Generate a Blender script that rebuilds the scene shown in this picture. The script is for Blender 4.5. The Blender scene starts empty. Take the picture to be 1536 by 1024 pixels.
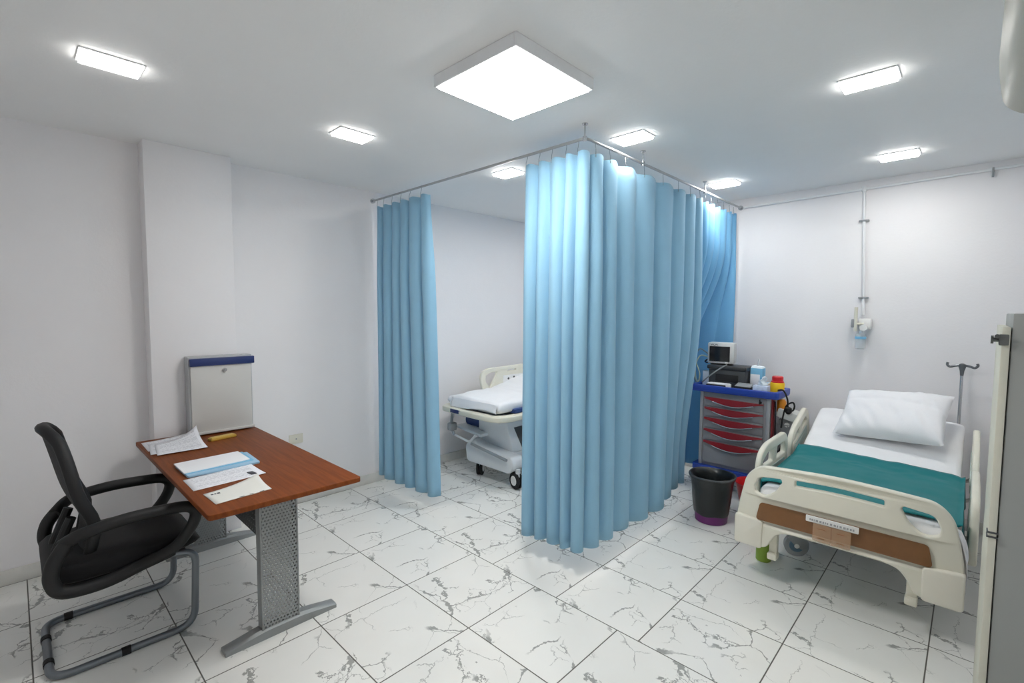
import bpy, bmesh, math, random
from mathutils import Vector, Matrix, noise
from math import sin, cos, pi, radians as RAD
C = bpy.context.scene.collection
sc = bpy.context.scene
random.seed(7)
ZC, XL, XR, YB, YF = 2.75, -4.10, 0.36, 4.98, -0.70
# ------------------------------------------------------------------ materials
def lin(c):
    c = c / 255.0
    return c / 12.92 if c <= 0.04045 else ((c + 0.055) / 1.055) ** 2.4
def rgb(r, g, b): return (lin(r), lin(g), lin(b), 1)
MATS = {}
def mat(name, col, rough=0.5, metal=0.0, var=0.06, scale=8.0, bump=0.0, bscale=60.0, **kw):
    if name in MATS: return MATS[name]
    m = bpy.data.materials.new(name); m.use_nodes = True
    nt = m.node_tree; N = nt.nodes; L = nt.links
    b = N['Principled BSDF']
    tc = N.new('ShaderNodeTexCoord')
    nz = N.new('ShaderNodeTexNoise'); nz.inputs['Scale'].default_value = scale; nz.inputs['Detail'].default_value = 4
    L.new(tc.outputs['Object'], nz.inputs['Vector'])
    mx = N.new('ShaderNodeMix'); mx.data_type = 'RGBA'
    c = rgb(*col)
    mx.inputs[6].default_value = tuple(max(0, v * (1 - var)) for v in c[:3]) + (1,)
    mx.inputs[7].default_value = tuple(min(1, v * (1 + var)) for v in c[:3]) + (1,)
    L.new(nz.outputs['Fac'], mx.inputs[0]); L.new(mx.outputs[2], b.inputs['Base Color'])
    b.inputs['Roughness'].default_value = rough; b.inputs['Metallic'].default_value = metal
    for k, v in kw.items(): b.inputs[k.replace('_', ' ')].default_value = v
    if bump:
        n2 = N.new('ShaderNodeTexNoise'); n2.inputs['Scale'].default_value = bscale; n2.inputs['Detail'].default_value = 3
        L.new(tc.outputs['Object'], n2.inputs['Vector'])
        bp = N.new('ShaderNodeBump'); bp.inputs['Strength'].default_value = bump; bp.inputs['Distance'].default_value = 0.005
        L.new(n2.outputs['Fac'], bp.inputs['Height']); L.new(bp.outputs['Normal'], b.inputs['Normal'])
    MATS[name] = m
    return m
class NB:                                   # small node builder
    def __init__(s, m): s.nt = m.node_tree; s.N = s.nt.nodes; s.L = s.nt.links
    def put(s, sock, v):
        if hasattr(v, 'node'): s.L.new(v, sock)
        else: sock.default_value = v
    def math(s, op, a, b=None, c=None):
        n = s.N.new('ShaderNodeMath'); n.operation = op
        s.put(n.inputs[0], a)
        if b is not None: s.put(n.inputs[1], b)
        if c is not None: s.put(n.inputs[2], c)
        return n.outputs[0]
    def sep(s, v):
        n = s.N.new('ShaderNodeSeparateXYZ'); s.L.new(v, n.inputs[0]); return n.outputs
    def comb(s, x, y, z):
        n = s.N.new('ShaderNodeCombineXYZ')
        for i, v in enumerate((x, y, z)): s.put(n.inputs[i], v)
        return n.outputs[0]
    def noise(s, v, scale, detail=4, rough=0.5, dist=0.0, out='Fac'):
        n = s.N.new('ShaderNodeTexNoise'); s.put(n.inputs['Vector'], v)
        n.inputs['Scale'].default_value = scale; n.inputs['Detail'].default_value = detail
        n.inputs['Roughness'].default_value = rough; n.inputs['Distortion'].default_value = dist
        return n.outputs[out]
    def ramp(s, v, a, b):                   # smoothstep a..b
        n = s.N.new('ShaderNodeMapRange'); n.interpolation_type = 'SMOOTHSTEP'
        s.put(n.inputs[0], v); s.put(n.inputs[1], a); s.put(n.inputs[2], b)
        return n.outputs[0]
    def mix(s, f, a, b):
        n = s.N.new('ShaderNodeMix'); n.data_type = 'RGBA'; s.put(n.inputs[0], f); s.put(n.inputs[6], a); s.put(n.inputs[7], b)
        return n.outputs[2]
    def vadd(s, a, b):
        n = s.N.new('ShaderNodeVectorMath'); n.operation = 'ADD'; s.put(n.inputs[0], a); s.put(n.inputs[1], b); return n.outputs[0]
def newmat(name):
    m = bpy.data.materials.new(name); m.use_nodes = True
    MATS[name] = m
    return m, NB(m), m.node_tree.nodes['Principled BSDF']

def floor_material():
    m, n, b = newmat('marble_tile')
    P = n.N.new('ShaderNodeNewGeometry').outputs['Position']
    x, y, z = n.sep(P)
    near = n.math('LESS_THAN', y, 2.115)
    def pick(a, c): return n.math('ADD', n.math('MULTIPLY', near, a), n.math('MULTIPLY', n.math('SUBTRACT', 1, near), c))
    sx, sy, ox = pick(0.565, 0.527), pick(0.528, 0.489), pick(-1.825, -1.666)
    u = n.math('DIVIDE', n.math('SUBTRACT', x, ox), sx)
    v = n.math('DIVIDE', n.math('SUBTRACT', y, 2.115), sy)
    iu, iv = n.math('FLOOR', u), n.math('FLOOR', v)
    fu, fv = n.math('SUBTRACT', u, iu), n.math('SUBTRACT', v, iv)
    du = n.math('MULTIPLY', n.math('MINIMUM', fu, n.math('SUBTRACT', 1, fu)), sx)
    dv = n.math('MULTIPLY', n.math('MINIMUM', fv, n.math('SUBTRACT', 1, fv)), sy)
    grout = n.math('SUBTRACT', 1, n.ramp(n.math('MINIMUM', du, dv), 0.0018, 0.0040))
    wn = n.N.new('ShaderNodeTexWhiteNoise'); wn.noise_dimensions = '3D'
    n.L.new(n.comb(iu, iv, 0.3), wn.inputs['Vector'])
    rnd = n.math('FLOOR', n.math('MULTIPLY', wn.outputs['Value'], 3.99))   # four printed faces
    # local tile coordinates, skewed so that the veins run across the tile
    lx, ly = n.math('MULTIPLY', fu, 0.53), n.math('MULTIPLY', fv, 0.51)
    q = n.comb(n.math('ADD', lx, n.math('MULTIPLY', rnd, 7.31)), ly, n.math('MULTIPLY', rnd, 3.7))
    def warp(amp, scale, det):
        wv = n.N.new('ShaderNodeVectorMath'); wv.operation = 'MULTIPLY_ADD'
        n.L.new(n.noise(q, scale, det, 0.6, out='Color'), wv.inputs[0]); wv.inputs[1].default_value = (amp, amp, amp); n.L.new(q, wv.inputs[2])
        return n.sep(wv.outputs[0])
    def veins(amp, wsc, ka, kb, off, w_lo, w_hi, m0, m1, msc):
        qa, qb, qc = warp(amp, wsc, 5)
        vv = n.comb(n.math('ADD', n.math('MULTIPLY', n.math('ADD', qa, qb), ka), off), n.math('MULTIPLY', n.math('SUBTRACT', qa, qb), kb), n.math('MULTIPLY', qc, 9.0))
        vo = n.N.new('ShaderNodeTexVoronoi'); vo.feature = 'DISTANCE_TO_EDGE'; vo.inputs['Scale'].default_value = 1.0
        n.L.new(vv, vo.inputs['Vector'])
        wm = n.ramp(n.noise(q, 9.0, 3), 0.50, 0.68)
        w = n.math('ADD', w_lo, n.math('MULTIPLY', wm, w_hi - w_lo))
        line = n.math('SUBTRACT', 1, n.ramp(vo.outputs['Distance'], n.math('MULTIPLY', w, 0.5), w))
        vm = n.comb(n.math('ADD', qa, off * 3.1), qb, qc)
        return n.math('MULTIPLY', line, n.ramp(n.noise(vm, msc, 2), m0, m1))
    v1 = veins(0.09, 9.0, 2.3, 1.5, 0.0, 0.010, 0.048, 0.45, 0.52, 3.6)
    v2 = veins(0.12, 7.0, 3.6, 2.6, 5.0, 0.009, 0.022, 0.48, 0.55, 4.2)
    vein = n.math('MINIMUM', 1, n.math('ADD', v1, n.math('MULTIPLY', v2, 0.7)))
    cloud = n.noise(q, 3.0, 3)
    base = n.mix(cloud, rgb(228, 228, 223), rgb(240, 240, 236))
    c1 = n.mix(n.math('MULTIPLY', vein, 0.75), base, rgb(122, 124, 120))
    col = n.mix(grout, c1, rgb(96, 94, 88))
    n.L.new(col, b.inputs['Base Color'])
    n.L.new(n.math('ADD', 0.16, n.math('MULTIPLY', grout, 0.6)), b.inputs['Roughness'])
    bp = n.N.new('ShaderNodeBump'); bp.inputs['Strength'].default_value = 0.5; bp.inputs['Distance'].default_value = 0.002
    n.L.new(n.math('SUBTRACT', 1, grout), bp.inputs['Height']); n.L.new(bp.outputs['Normal'], b.inputs['Normal'])
    return m
def wood_material():
    m, n, b = newmat('desk_wood')
    tc = n.N.new('ShaderNodeTexCoord').outputs['Object']
    x, y, z = n.sep(tc)
    q = n.comb(n.math('MULTIPLY', x, 3.0), n.math('MULTIPLY', y, 55.0), n.math('MULTIPLY', z, 20.0))
    g = n.noise(q, 1.0, 6, 0.65, 0.6)
    g2 = n.noise(tc, 5.0, 3)
    c = n.mix(n.ramp(g, .3, .7), rgb(104, 50, 16), rgb(130, 68, 26))
    c = n.mix(n.math('MULTIPLY', g2, .35), c, rgb(116, 58, 22))
    n.L.new(c, b.inputs['Base Color']); b.inputs['Roughness'].default_value = 0.5; b.inputs['Specular IOR Level'].default_value = .18
    return m
def perforated(name, col, pitch, rad, ax):
    m, n, b = newmat(name)
    x, y, z = n.sep(n.N.new('ShaderNodeTexCoord').outputs['Object'])
    u = y if ax == 'y' else x
    row = n.math('FLOOR', n.math('DIVIDE', z, pitch))
    odd = n.math('MODULO', n.math('ABSOLUTE', row), 2)
    a = n.math('FRACT', n.math('ADD', n.math('DIVIDE', u, pitch), n.math('MULTIPLY', odd, 0.5)))
    c = n.math('FRACT', n.math('DIVIDE', z, pitch))
    d = n.math('SQRT', n.math('ADD', n.math('POWER', n.math('SUBTRACT', a, .5), 2), n.math('POWER', n.math('SUBTRACT', c, .5), 2)))
    hole = n.math('SUBTRACT', 1, n.ramp(d, rad * .85, rad))
    b.inputs['Base Color'].default_value = rgb(*col); b.inputs['Roughness'].default_value = .42; b.inputs['Metallic'].default_value = .35
    n.L.new(n.math('SUBTRACT', 1, hole), b.inputs['Alpha'])
    return m
def paper_material(name, base, ink, rows, stamp=True, seed=0.0, dens=.5):
    m, n, b = newmat(name)
    u, v, w = n.sep(n.N.new('ShaderNodeTexCoord').outputs['UV'])
    r = n.math('MULTIPLY', v, rows); fr = n.math('FRACT', r); ir = n.math('FLOOR', r)
    band = n.math('MULTIPLY', n.math('GREATER_THAN', fr, .35), n.math('LESS_THAN', fr, .75))
    words = n.math('GREATER_THAN', n.noise(n.comb(n.math('MULTIPLY', u, 26), n.math('ADD', n.math('MULTIPLY', ir, 7.7), seed), 0), 1.0, 1), .47)
    rowon = n.math('GREATER_THAN', n.noise(n.comb(seed, n.math('MULTIPLY', ir, 3.3), 0.5), 1.0, 0), 1 - dens)
    inside = n.math('MULTIPLY', n.math('MULTIPLY', n.math('GREATER_THAN', u, .08), n.math('LESS_THAN', u, .92)), n.math('MULTIPLY', n.math('GREATER_THAN', v, .07), n.math('LESS_THAN', v, .93)))
    k = n.math('MULTIPLY', n.math('MULTIPLY', band, words), n.math('MULTIPLY', rowon, inside))
    c = n.mix(n.math('MULTIPLY', k, .55), rgb(*base), rgb(*ink))
    n.L.new(c, b.inputs['Base Color']); b.inputs['Roughness'].default_value = .7
    return m
def wall_material(name, col):
    m, n, b = newmat(name)
    P = n.N.new('ShaderNodeNewGeometry').outputs['Position']
    a = n.noise(P, 1.3, 4, .6)
    c = n.mix(a, rgb(*[v - 5 for v in col]), rgb(*[min(255, v + 4) for v in col]))
    n.L.new(c, b.inputs['Base Color']); b.inputs['Roughness'].default_value = .62
    f = n.noise(P, 55.0, 4, .6); f2 = n.noise(P, 5.0, 3)
    bp = n.N.new('ShaderNodeBump'); bp.inputs['Strength'].default_value = .16; bp.inputs['Distance'].default_value = .006
    n.L.new(n.math('ADD', f, n.math('MULTIPLY', f2, 1.5)), bp.inputs['Height']); n.L.new(bp.outputs['Normal'], b.inputs['Normal'])
    return m
def fabric(name, col, weave=450.0, trans=0.0, rough=.85, var=.05, wr=0.0, wscale=7.0):
    m, n, b = newmat(name)
    tc = n.N.new('ShaderNodeTexCoord').outputs['Object']
    a = n.noise(tc, 6.0, 4)
    c = rgb(*col)
    cc = n.mix(a, tuple(v * (1 - var) for v in c[:3]) + (1,), tuple(min(1, v * (1 + var)) for v in c[:3]) + (1,))
    x, y, z = n.sep(tc)
    th = n.math('MULTIPLY', n.math('SINE', n.math('MULTIPLY', z, weave)), n.math('SINE', n.math('MULTIPLY', n.math('ADD', x, y), weave)))
    h = th
    if wr:
        h = n.math('ADD', n.math('MULTIPLY', th, .12), n.math('MULTIPLY', n.noise(tc, wscale, 4, .55, .8), wr))
    bp = n.N.new('ShaderNodeBump'); bp.inputs['Strength'].default_value = .35; bp.inputs['Distance'].default_value = .004
    n.L.new(h, bp.inputs['Height']); n.L.new(bp.outputs['Normal'], b.inputs['Normal'])
    n.L.new(cc, b.inputs['Base Color']); b.inputs['Roughness'].default_value = rough
    b.inputs['Specular IOR Level'].default_value = .25; b.inputs['Sheen Weight'].default_value = .15
    if trans:
        t = n.N.new('ShaderNodeBsdfTranslucent'); n.L.new(cc, t.inputs['Color'])
        ms = n.N.new('ShaderNodeMixShader'); ms.inputs[0].default_value = trans
        out = n.N['Material Output']
        n.L.new(b.outputs[0], ms.inputs[1]); n.L.new(t.outputs[0], ms.inputs[2]); n.L.new(ms.outputs[0], out.inputs['Surface'])
    return m
def emit(name, col, s):
    m, n, b = newmat(name)
    b.inputs['Base Color'].default_value = col; b.inputs['Emission Color'].default_value = col; b.inputs['Emission Strength'].default_value = s
    return m
def glassy(name, col, alpha, rough=.15):
    m = mat(name, col, rough, var=.03); m.node_tree.nodes['Principled BSDF'].inputs['Alpha'].default_value = alpha
    return m

M_floor = floor_material(); M_wall = wall_material('wall_paint', (237, 235, 236)); M_ceil = wall_material('ceiling_paint', (243, 243, 242))
M_skirt = mat('marble_skirting', (214, 213, 208), .3, var=.12, scale=14)
M_wood = wood_material()
M_steel = mat('grey_painted_steel', (146, 150, 150), .42, .3)
M_post = perforated('perforated_steel', (150, 154, 154), .0165, .30, 'y')
M_modesty = perforated('perforated_dark_steel', (58, 62, 64), .030, .30, 'x')
M_chrome = mat('chrome', (190, 192, 195), .22, .95)
M_tube = mat('grey_chair_tube', (116, 122, 128), .32, .6)
M_blackp = mat('black_plastic', (11, 11, 13), .58, bump=.05)
M_blackf = fabric('black_seat_fabric', (13, 13, 15), 700, wr=.25)
M_mesh = fabric('black_backrest_mesh', (12, 13, 16), 900)
M_rubber = mat('black_rubber', (26, 26, 27), .75)
M_curt = fabric('blue_curtain_cloth', (156, 201, 226), 520, .2, wr=.12, wscale=10)
M_curt2 = fabric('deep_blue_curtain_cloth', (128, 190, 230), 520, .2, wr=.12, wscale=10)
M_white = mat('white_plastic', (232, 232, 230), .4)
M_cream = mat('cream_plastic', (222, 219, 204), .38)
M_creamd = mat('cream_bumper_plastic', (226, 222, 208), .5, bump=.08, bscale=40)
M_wpanel = mat('brown_wood_laminate', (124, 84, 48), .5, var=.16, scale=22)
M_bedmetal = mat('bed_frame_metal', (196, 198, 196), .45, .1)
M_greyp = mat('grey_plastic', (150, 153, 155), .45)
M_dgrey = mat('dark_grey_plastic', (62, 65, 68), .5)
M_teal = fabric('teal_sheet_cloth', (14, 112, 116), 600, wr=.5, wscale=9)
M_sheet = fabric('white_sheet_cloth', (238, 238, 240), 600, wr=.7, wscale=8)
M_pillow = fabric('white_pillow_cloth', (240, 240, 242), 600, wr=.9, wscale=11)
M_cartgrey = mat('cart_grey_metal', (140, 141, 146), .4, .25)
M_cartlight = mat('cart_light_frame', (166, 168, 171), .4, .2)
M_red = mat('dark_red_plastic', (140, 24, 36), .35)
M_blue = mat('royal_blue_plastic', (26, 62, 158), .38)
M_navy = mat('navy_plastic', (32, 50, 104), .45)
M_boxfront = mat('pale_grey_enamel', (204, 203, 199), .45, var=.03)
M_screen = mat('dark_screen', (14, 18, 24), .18)
M_bright_red = mat('bright_red_plastic', (200, 28, 36), .35)
M_yellow = mat('yellow_plastic', (240, 196, 20), .4)
M_orange = mat('orange_plastic', (226, 140, 30), .4)
M_lightblue = mat('light_blue_card', (120, 182, 216), .6)
M_tissue = mat('tissue_paper', (228, 236, 242), .9)
M_purple = mat('purple_plastic', (104, 36, 104), .4)
M_bag = mat('black_bin_bag', (24, 28, 30), .32, bump=.5, bscale=18)
M_green = mat('green_plastic', (128, 156, 52), .45)
M_pipe = mat('white_painted_pipe', (234, 235, 236), .4)
M_railm = mat('rail_metal', (170, 172, 174), .35, .5)
M_cabgrey = mat('cabinet_grey_enamel', (150, 153, 150), .5, var=.03)
M_cabcream = mat('cabinet_cream_edge', (206, 205, 190), .5)
M_ac = mat('air_conditioner_plastic', (168, 167, 156), .5)
M_gold = mat('gold_card', (190, 152, 62), .4)
M_folder = mat('pale_blue_folder', (152, 190, 216), .5)
M_paper = paper_material('printed_form', (232, 233, 238), (120, 124, 134), 30, seed=2.0, dens=.6)
M_paper2 = paper_material('printed_letter', (226, 227, 232), (110, 114, 124), 24, seed=9.0, dens=.55)
M_plain = mat('plain_paper', (236, 237, 240), .7, var=.02)
M_cardp = mat('ivory_card', (224, 224, 218), .6, var=.02)
M_ink = mat('dark_ink', (58, 60, 68), .7)
M_clear = glassy('clear_plastic', (214, 222, 226), .35)
M_pocket = glassy('tinted_clear_plastic', (206, 168, 134), .38, .2)
M_tubing = mat('translucent_tubing', (186, 200, 178), .4)
M_gtube = mat('grey_cable', (134, 140, 140), .45)
M_inner = mat('pale_green_panel', (188, 202, 196), .45)
# ------------------------------------------------------------------ geometry helpers
def merge(bm, other, mtx=None):
    if mtx is not None: bmesh.ops.transform(other, matrix=mtx, verts=other.verts)
    me = bpy.data.meshes.new('tmp'); other.to_mesh(me); other.free(); bm.from_mesh(me); bpy.data.meshes.remove(me)
def B(): return bmesh.new()
def box(bm, x0, x1, y0, y1, z0, z1, bev=0.0, seg=2, mtx=None):
    t = B(); bmesh.ops.create_cube(t, size=1)
    for v in t.verts: v.co = Vector(((x0 + x1) / 2 + v.co.x * (x1 - x0), (y0 + y1) / 2 + v.co.y * (y1 - y0), (z0 + z1) / 2 + v.co.z * (z1 - z0)))
    if bev: bmesh.ops.bevel(t, geom=list(t.edges), offset=bev, segments=seg, affect='EDGES', profile=.5)
    merge(bm, t, mtx); return bm
def hexa(bm, c, bev=0.0):                   # 8 corners: bottom 4 ccw, top 4 ccw
    t = B(); v = [t.verts.new(p) for p in c]
    for f in ((3, 2, 1, 0), (4, 5, 6, 7), (0, 1, 5, 4), (1, 2, 6, 5), (2, 3, 7, 6), (3, 0, 4, 7)): t.faces.new([v[i] for i in f])
    bmesh.ops.recalc_face_normals(t, faces=t.faces)
    if bev: bmesh.ops.bevel(t, geom=list(t.edges), offset=bev, segments=2, affect='EDGES', profile=.5)
    merge(bm, t); return bm
def crom(pts, k=8, closed=False):
    P = [Vector(p) for p in pts]; n = len(P); out = []
    for i in range(n if closed else n - 1):
        g = (lambda j: P[j % n]) if closed else (lambda j: P[min(max(j, 0), n - 1)])
        p0, p1, p2, p3 = g(i - 1), g(i), g(i + 1), g(i + 2)
        for j in range(k):
            t = j / k
            out.append(.5 * ((2 * p1) + (p2 - p0) * t + (2 * p0 - 5 * p1 + 4 * p2 - p3) * t * t + (3 * p1 - p0 - 3 * p2 + p3) * t ** 3))
    if not closed: out.append(P[-1])
    return out
def fillet(pts, r, k=6):                    # polyline with rounded corners
    P = [Vector(p) for p in pts]; out = [P[0]]
    for i in range(1, len(P) - 1):
        a, b, c = P[i - 1], P[i], P[i + 1]
        d = min(r, (a - b).length * .49, (c - b).length * .49)
        p, q = b + (a - b).normalized() * d, b + (c - b).normalized() * d
        for j in range(k + 1):
            t = j / k; out.append((1 - t) ** 2 * p + 2 * t * (1 - t) * b + t * t * q)
    out.append(P[-1]); return out
def tube(bm, pts, r, n=10, closed=False, sx=1.0, sy=1.0):
    P = [Vector(p) for p in pts]; m = len(P)
    rad = (lambda i: r[i]) if isinstance(r, (list, tuple)) else (lambda i: r)
    T = []
    for i in range(m):
        a = P[(i - 1) % m] if closed or i > 0 else P[i]; b = P[(i + 1) % m] if closed or i < m - 1 else P[i]
        T.append((b - a).normalized())
    up = Vector((0, 0, 1)) if abs(T[0].z) < .9 else Vector((1, 0, 0))
    nrm = (up - T[0] * up.dot(T[0])).normalized(); rings = []
    for i in range(m):
        nrm = (nrm - T[i] * nrm.dot(T[i])).normalized(); bn = T[i].cross(nrm)
        rings.append([bm.verts.new(P[i] + (nrm * cos(2 * pi * j / n) * sx + bn * sin(2 * pi * j / n) * sy) * rad(i)) for j in range(n)])
    for i in range(m if closed else m - 1):
        a, b = rings[i], rings[(i + 1) % m]
        for j in range(n): bm.faces.new((a[j], a[(j + 1) % n], b[(j + 1) % n], b[j]))
    if not closed: bm.faces.new(list(reversed(rings[0]))); bm.faces.new(rings[-1])
    return bm
def loft(bm, rings, cap=True):
    R = [[bm.verts.new(p) for p in r] for r in rings]; n = len(R[0])
    for a, b in zip(R, R[1:]):
        for j in range(n): bm.faces.new((a[j], a[(j + 1) % n], b[(j + 1) % n], b[j]))
    if cap: bm.faces.new(list(reversed(R[0]))); bm.faces.new(R[-1])
    return bm
def lathe(bm, prof, c=(0, 0, 0), n=24, axis='z', cap=True, sq=1.0):
    c = Vector(c); rings = []
    for r, h in prof:
        ring = []
        for j in range(n):
            a = 2 * pi * j / n; p = Vector((r * cos(a), r * sin(a) * sq, h))
            if axis == 'x': p = Vector((h, p.x, p.y))
            elif axis == 'y': p = Vector((p.x, h, p.y))
            ring.append(c + p)
        rings.append(ring)
    t = B(); loft(t, rings, cap); bmesh.ops.recalc_face_normals(t, faces=t.faces); merge(bm, t); return bm
def cyl(bm, p0, p1, r0, r1=None, n=16):
    p0, p1 = Vector(p0), Vector(p1); r1 = r0 if r1 is None else r1
    d = p1 - p0; q = d.to_track_quat('Z', 'Y').to_matrix().to_4x4()
    t = B(); loft(t, [[Vector((r * cos(2 * pi * j / n), r * sin(2 * pi * j / n), h)) for j in range(n)] for r, h in ((r0, 0), (r1, d.length))])
    bmesh.ops.recalc_face_normals(t, faces=t.faces)
    merge(bm, t, Matrix.Translation(p0) @ q); return bm
def rpoly(pts, r, k=5):                     # closed 2D polygon with rounded corners; r scalar or list
    n = len(pts); out = []
    for i in range(n):
        a, b, c = Vector(pts[i - 1]), Vector(pts[i]), Vector(pts[(i + 1) % n])
        ri = r[i] if isinstance(r, (list, tuple)) else r
        d = min(ri, (a - b).length * .48, (c - b).length * .48)
        p, q = b + (a - b).normalized() * d, b + (c - b).normalized() * d
        for j in range(k + 1):
            t = j / k; out.append(tuple((1 - t) ** 2 * p + 2 * t * (1 - t) * b + t * t * q))
    return out
def plate(bm, outlines, half, bev, mp):     # extruded 2D outlines (further outlines are holes), mp(u,v,w) -> world
    cu = bpy.data.curves.new('tmp', 'CURVE'); cu.dimensions = '2D'; cu.fill_mode = 'BOTH'; cu.extrude = max(half - bev, 1e-4); cu.bevel_depth = bev; cu.bevel_resolution = 2
    for o in outlines:
        s = cu.splines.new('POLY'); s.points.add(len(o) - 1); s.use_cyclic_u = True
        for p, q in zip(s.points, o): p.co = (q[0], q[1], 0, 1)
    ob = bpy.data.objects.new('tmp', cu); C.objects.link(ob)
    dg = bpy.context.evaluated_depsgraph_get(); me = bpy.data.meshes.new_from_object(ob.evaluated_get(dg))
    t = B(); t.from_mesh(me); bpy.data.objects.remove(ob); bpy.data.curves.remove(cu); bpy.data.meshes.remove(me)
    bmesh.ops.remove_doubles(t, verts=t.verts, dist=1e-5)
    for v in t.verts: v.co = Vector(mp(*v.co))
    bmesh.ops.recalc_face_normals(t, faces=t.faces)
    merge(bm, t); return bm
def sheet(bm, f, nu, nv, th=0.0, uv=False):
    V = [[bm.verts.new(f(i / nu, j / nv)) for j in range(nv + 1)] for i in range(nu + 1)]
    lay = bm.loops.layers.uv.verify() if uv else None; F = []
    for i in range(nu):
        for j in range(nv):
            fc = bm.faces.new((V[i][j], V[i + 1][j], V[i + 1][j + 1], V[i][j + 1])); F.append(fc)
            if uv:
                for l, (a, b) in zip(fc.loops, ((i, j), (i + 1, j), (i + 1, j + 1), (i, j + 1))): l[lay].uv = (a / nu, b / nv)
    if th:
        bmesh.ops.recalc_face_normals(bm, faces=bm.faces)
        r = bmesh.ops.solidify(bm, geom=F, thickness=th)
    return bm
# ------------------------------------------------------------------ object helpers
ORG = {}
def tag(o, label, cat, group=None):
    o['label'] = label; o['category'] = cat
    if group: o['group'] = group
    return o
def mk(name, bm, m, ang=35):
    me = bpy.data.meshes.new(name); bm.to_mesh(me); bm.free()
    for p in me.polygons: p.use_smooth = True
    me.set_sharp_from_angle(angle=RAD(ang))
    o = bpy.data.objects.new(name, me); C.objects.link(o)
    if m is not None: me.materials.append(m)
    return o
def thing(name, label, cat, loc, group=None):
    o = bpy.data.objects.new(name, None); o.empty_display_size = .05; C.objects.link(o); o.location = loc; ORG[o.name] = Vector(loc)
    return tag(o, label, cat, group)
def part(name, bm, m, parent, ang=35, label=None):   # bm in world coordinates (of the unrotated thing)
    g = ORG[parent.name]; bmesh.ops.translate(bm, vec=-g, verts=bm.verts)
    o = mk(name, bm, m, ang); o.parent = parent; ORG[o.name] = g
    if label: o['label'] = label
    return o
def single(name, bm, m, label, cat, loc, group=None, ang=35):
    bmesh.ops.translate(bm, vec=-Vector(loc), verts=bm.verts)
    o = mk(name, bm, m, ang); o.location = loc; ORG[o.name] = Vector(loc)
    return tag(o, label, cat, group)
def struct(name, bm, m):
    o = mk(name, bm, m); o['kind'] = 'structure'; o['label'] = {'floor': 'white grey-veined marble tile floor', 'ceiling': 'flat painted ceiling'}.get(name, name.replace('_', ' ') + ' of the room'); o['category'] = name.split('_')[0]
    return o
def dup(root, loc, rotz=0.0, label=None):
    def cp(o, par):
        c = o.copy(); C.objects.link(c); ORG[c.name] = ORG.get(o.name, Vector((0, 0, 0)))
        if par is not None: c.parent = par
        for ch in [k for k in KIDS.get(o.name, [])]: cp(ch, c)
        return c
    KIDS = {}
    for o in list(C.objects):
        if o.parent is not None: KIDS.setdefault(o.parent.name, []).append(o)
    r = cp(root, None); r.location = loc; r.rotation_euler = (0, 0, rotz)
    if label: r['label'] = label
    return r
# ------------------------------------------------------------------ room
T = .12
struct('floor', box(B(), XL - T, XR + T, YF - T, YB + T, -.1, 0), M_floor)
struct('ceiling', box(B(), XL - T, XR + T, YF - T, YB + T, ZC, ZC + .1), M_ceil)
struct('wall_left', box(B(), XL - T, XL, YF - T, YB + T, 0, ZC), M_wall)
struct('wall_back', box(B(), XL, XR, YB, YB + T, 0, ZC), M_wall)
struct('wall_right', box(B(), XR, XR + T, YF - T, YB + T, 0, ZC), M_wall)
struct('wall_front', box(B(), XL, XR, YF - T, YF, 0, ZC), M_wall)
struct('wall_pillar', box(B(), XL, -3.935, .635, 1.15, 0, ZC, .004), M_wall)
b = box(B(), XL, XL + .012, 1.15, YB, 0, .09, .002); box(b, XL, XL + .012, YF, .635, 0, .09, .002)
struct('baseboard_left', b, M_skirt)
struct('baseboard_back', box(B(), XL + .012, XR, YB - .012, YB, 0, .09, .002), M_skirt)
# ------------------------------------------------------------------ lamps
LP, LS = 35.0, 84.0
M_panel = emit('led_panel_diffuser', (1.0, .985, .955, 1), LP)
M_small = emit('led_diffuser', (1.0, .985, .955, 1), LS); M_near = emit('led_diffuser_soft', (1.0, .985, .955, 1), 34); M_cub = emit('led_diffuser_strong', (1.0, .985, .955, 1), 125); M_dim = emit('led_diffuser_weak', (1.0, .985, .955, 1), 3.5); M_glow = emit('halo_rim_glow', (1.0, .985, .955, 1), 13); M_mid = emit('led_diffuser_medium', (1.0, .985, .955, 1), 24)
M_frame = mat('lamp_frame', (236, 238, 240), .4)
t = thing('ceiling_panel_light', 'large square LED ceiling panel in a thin white frame', 'ceiling light', (-1.615, 1.69, ZC))
x0, x1, y0, y1 = -1.88, -1.35, 1.42, 1.955
def frame(x0, x1, y0, y1, z0, z1, w):
    b = B()
    for a in ((x0, x0 + w, y0, y1), (x1 - w, x1, y0, y1), (x0 + w, x1 - w, y0, y0 + w), (x0 + w, x1 - w, y1 - w, y1)): box(b, *a, z0, z1, .002, 1)
    return b
part('frame', frame(x0, x1, y0, y1, 2.695, ZC, .014), M_frame, t)
part('diffuser', box(B(), x0 + .014, x1 - .014, y0 + .014, y1 - .014, 2.688, 2.73, .004), M_panel, t)
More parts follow.
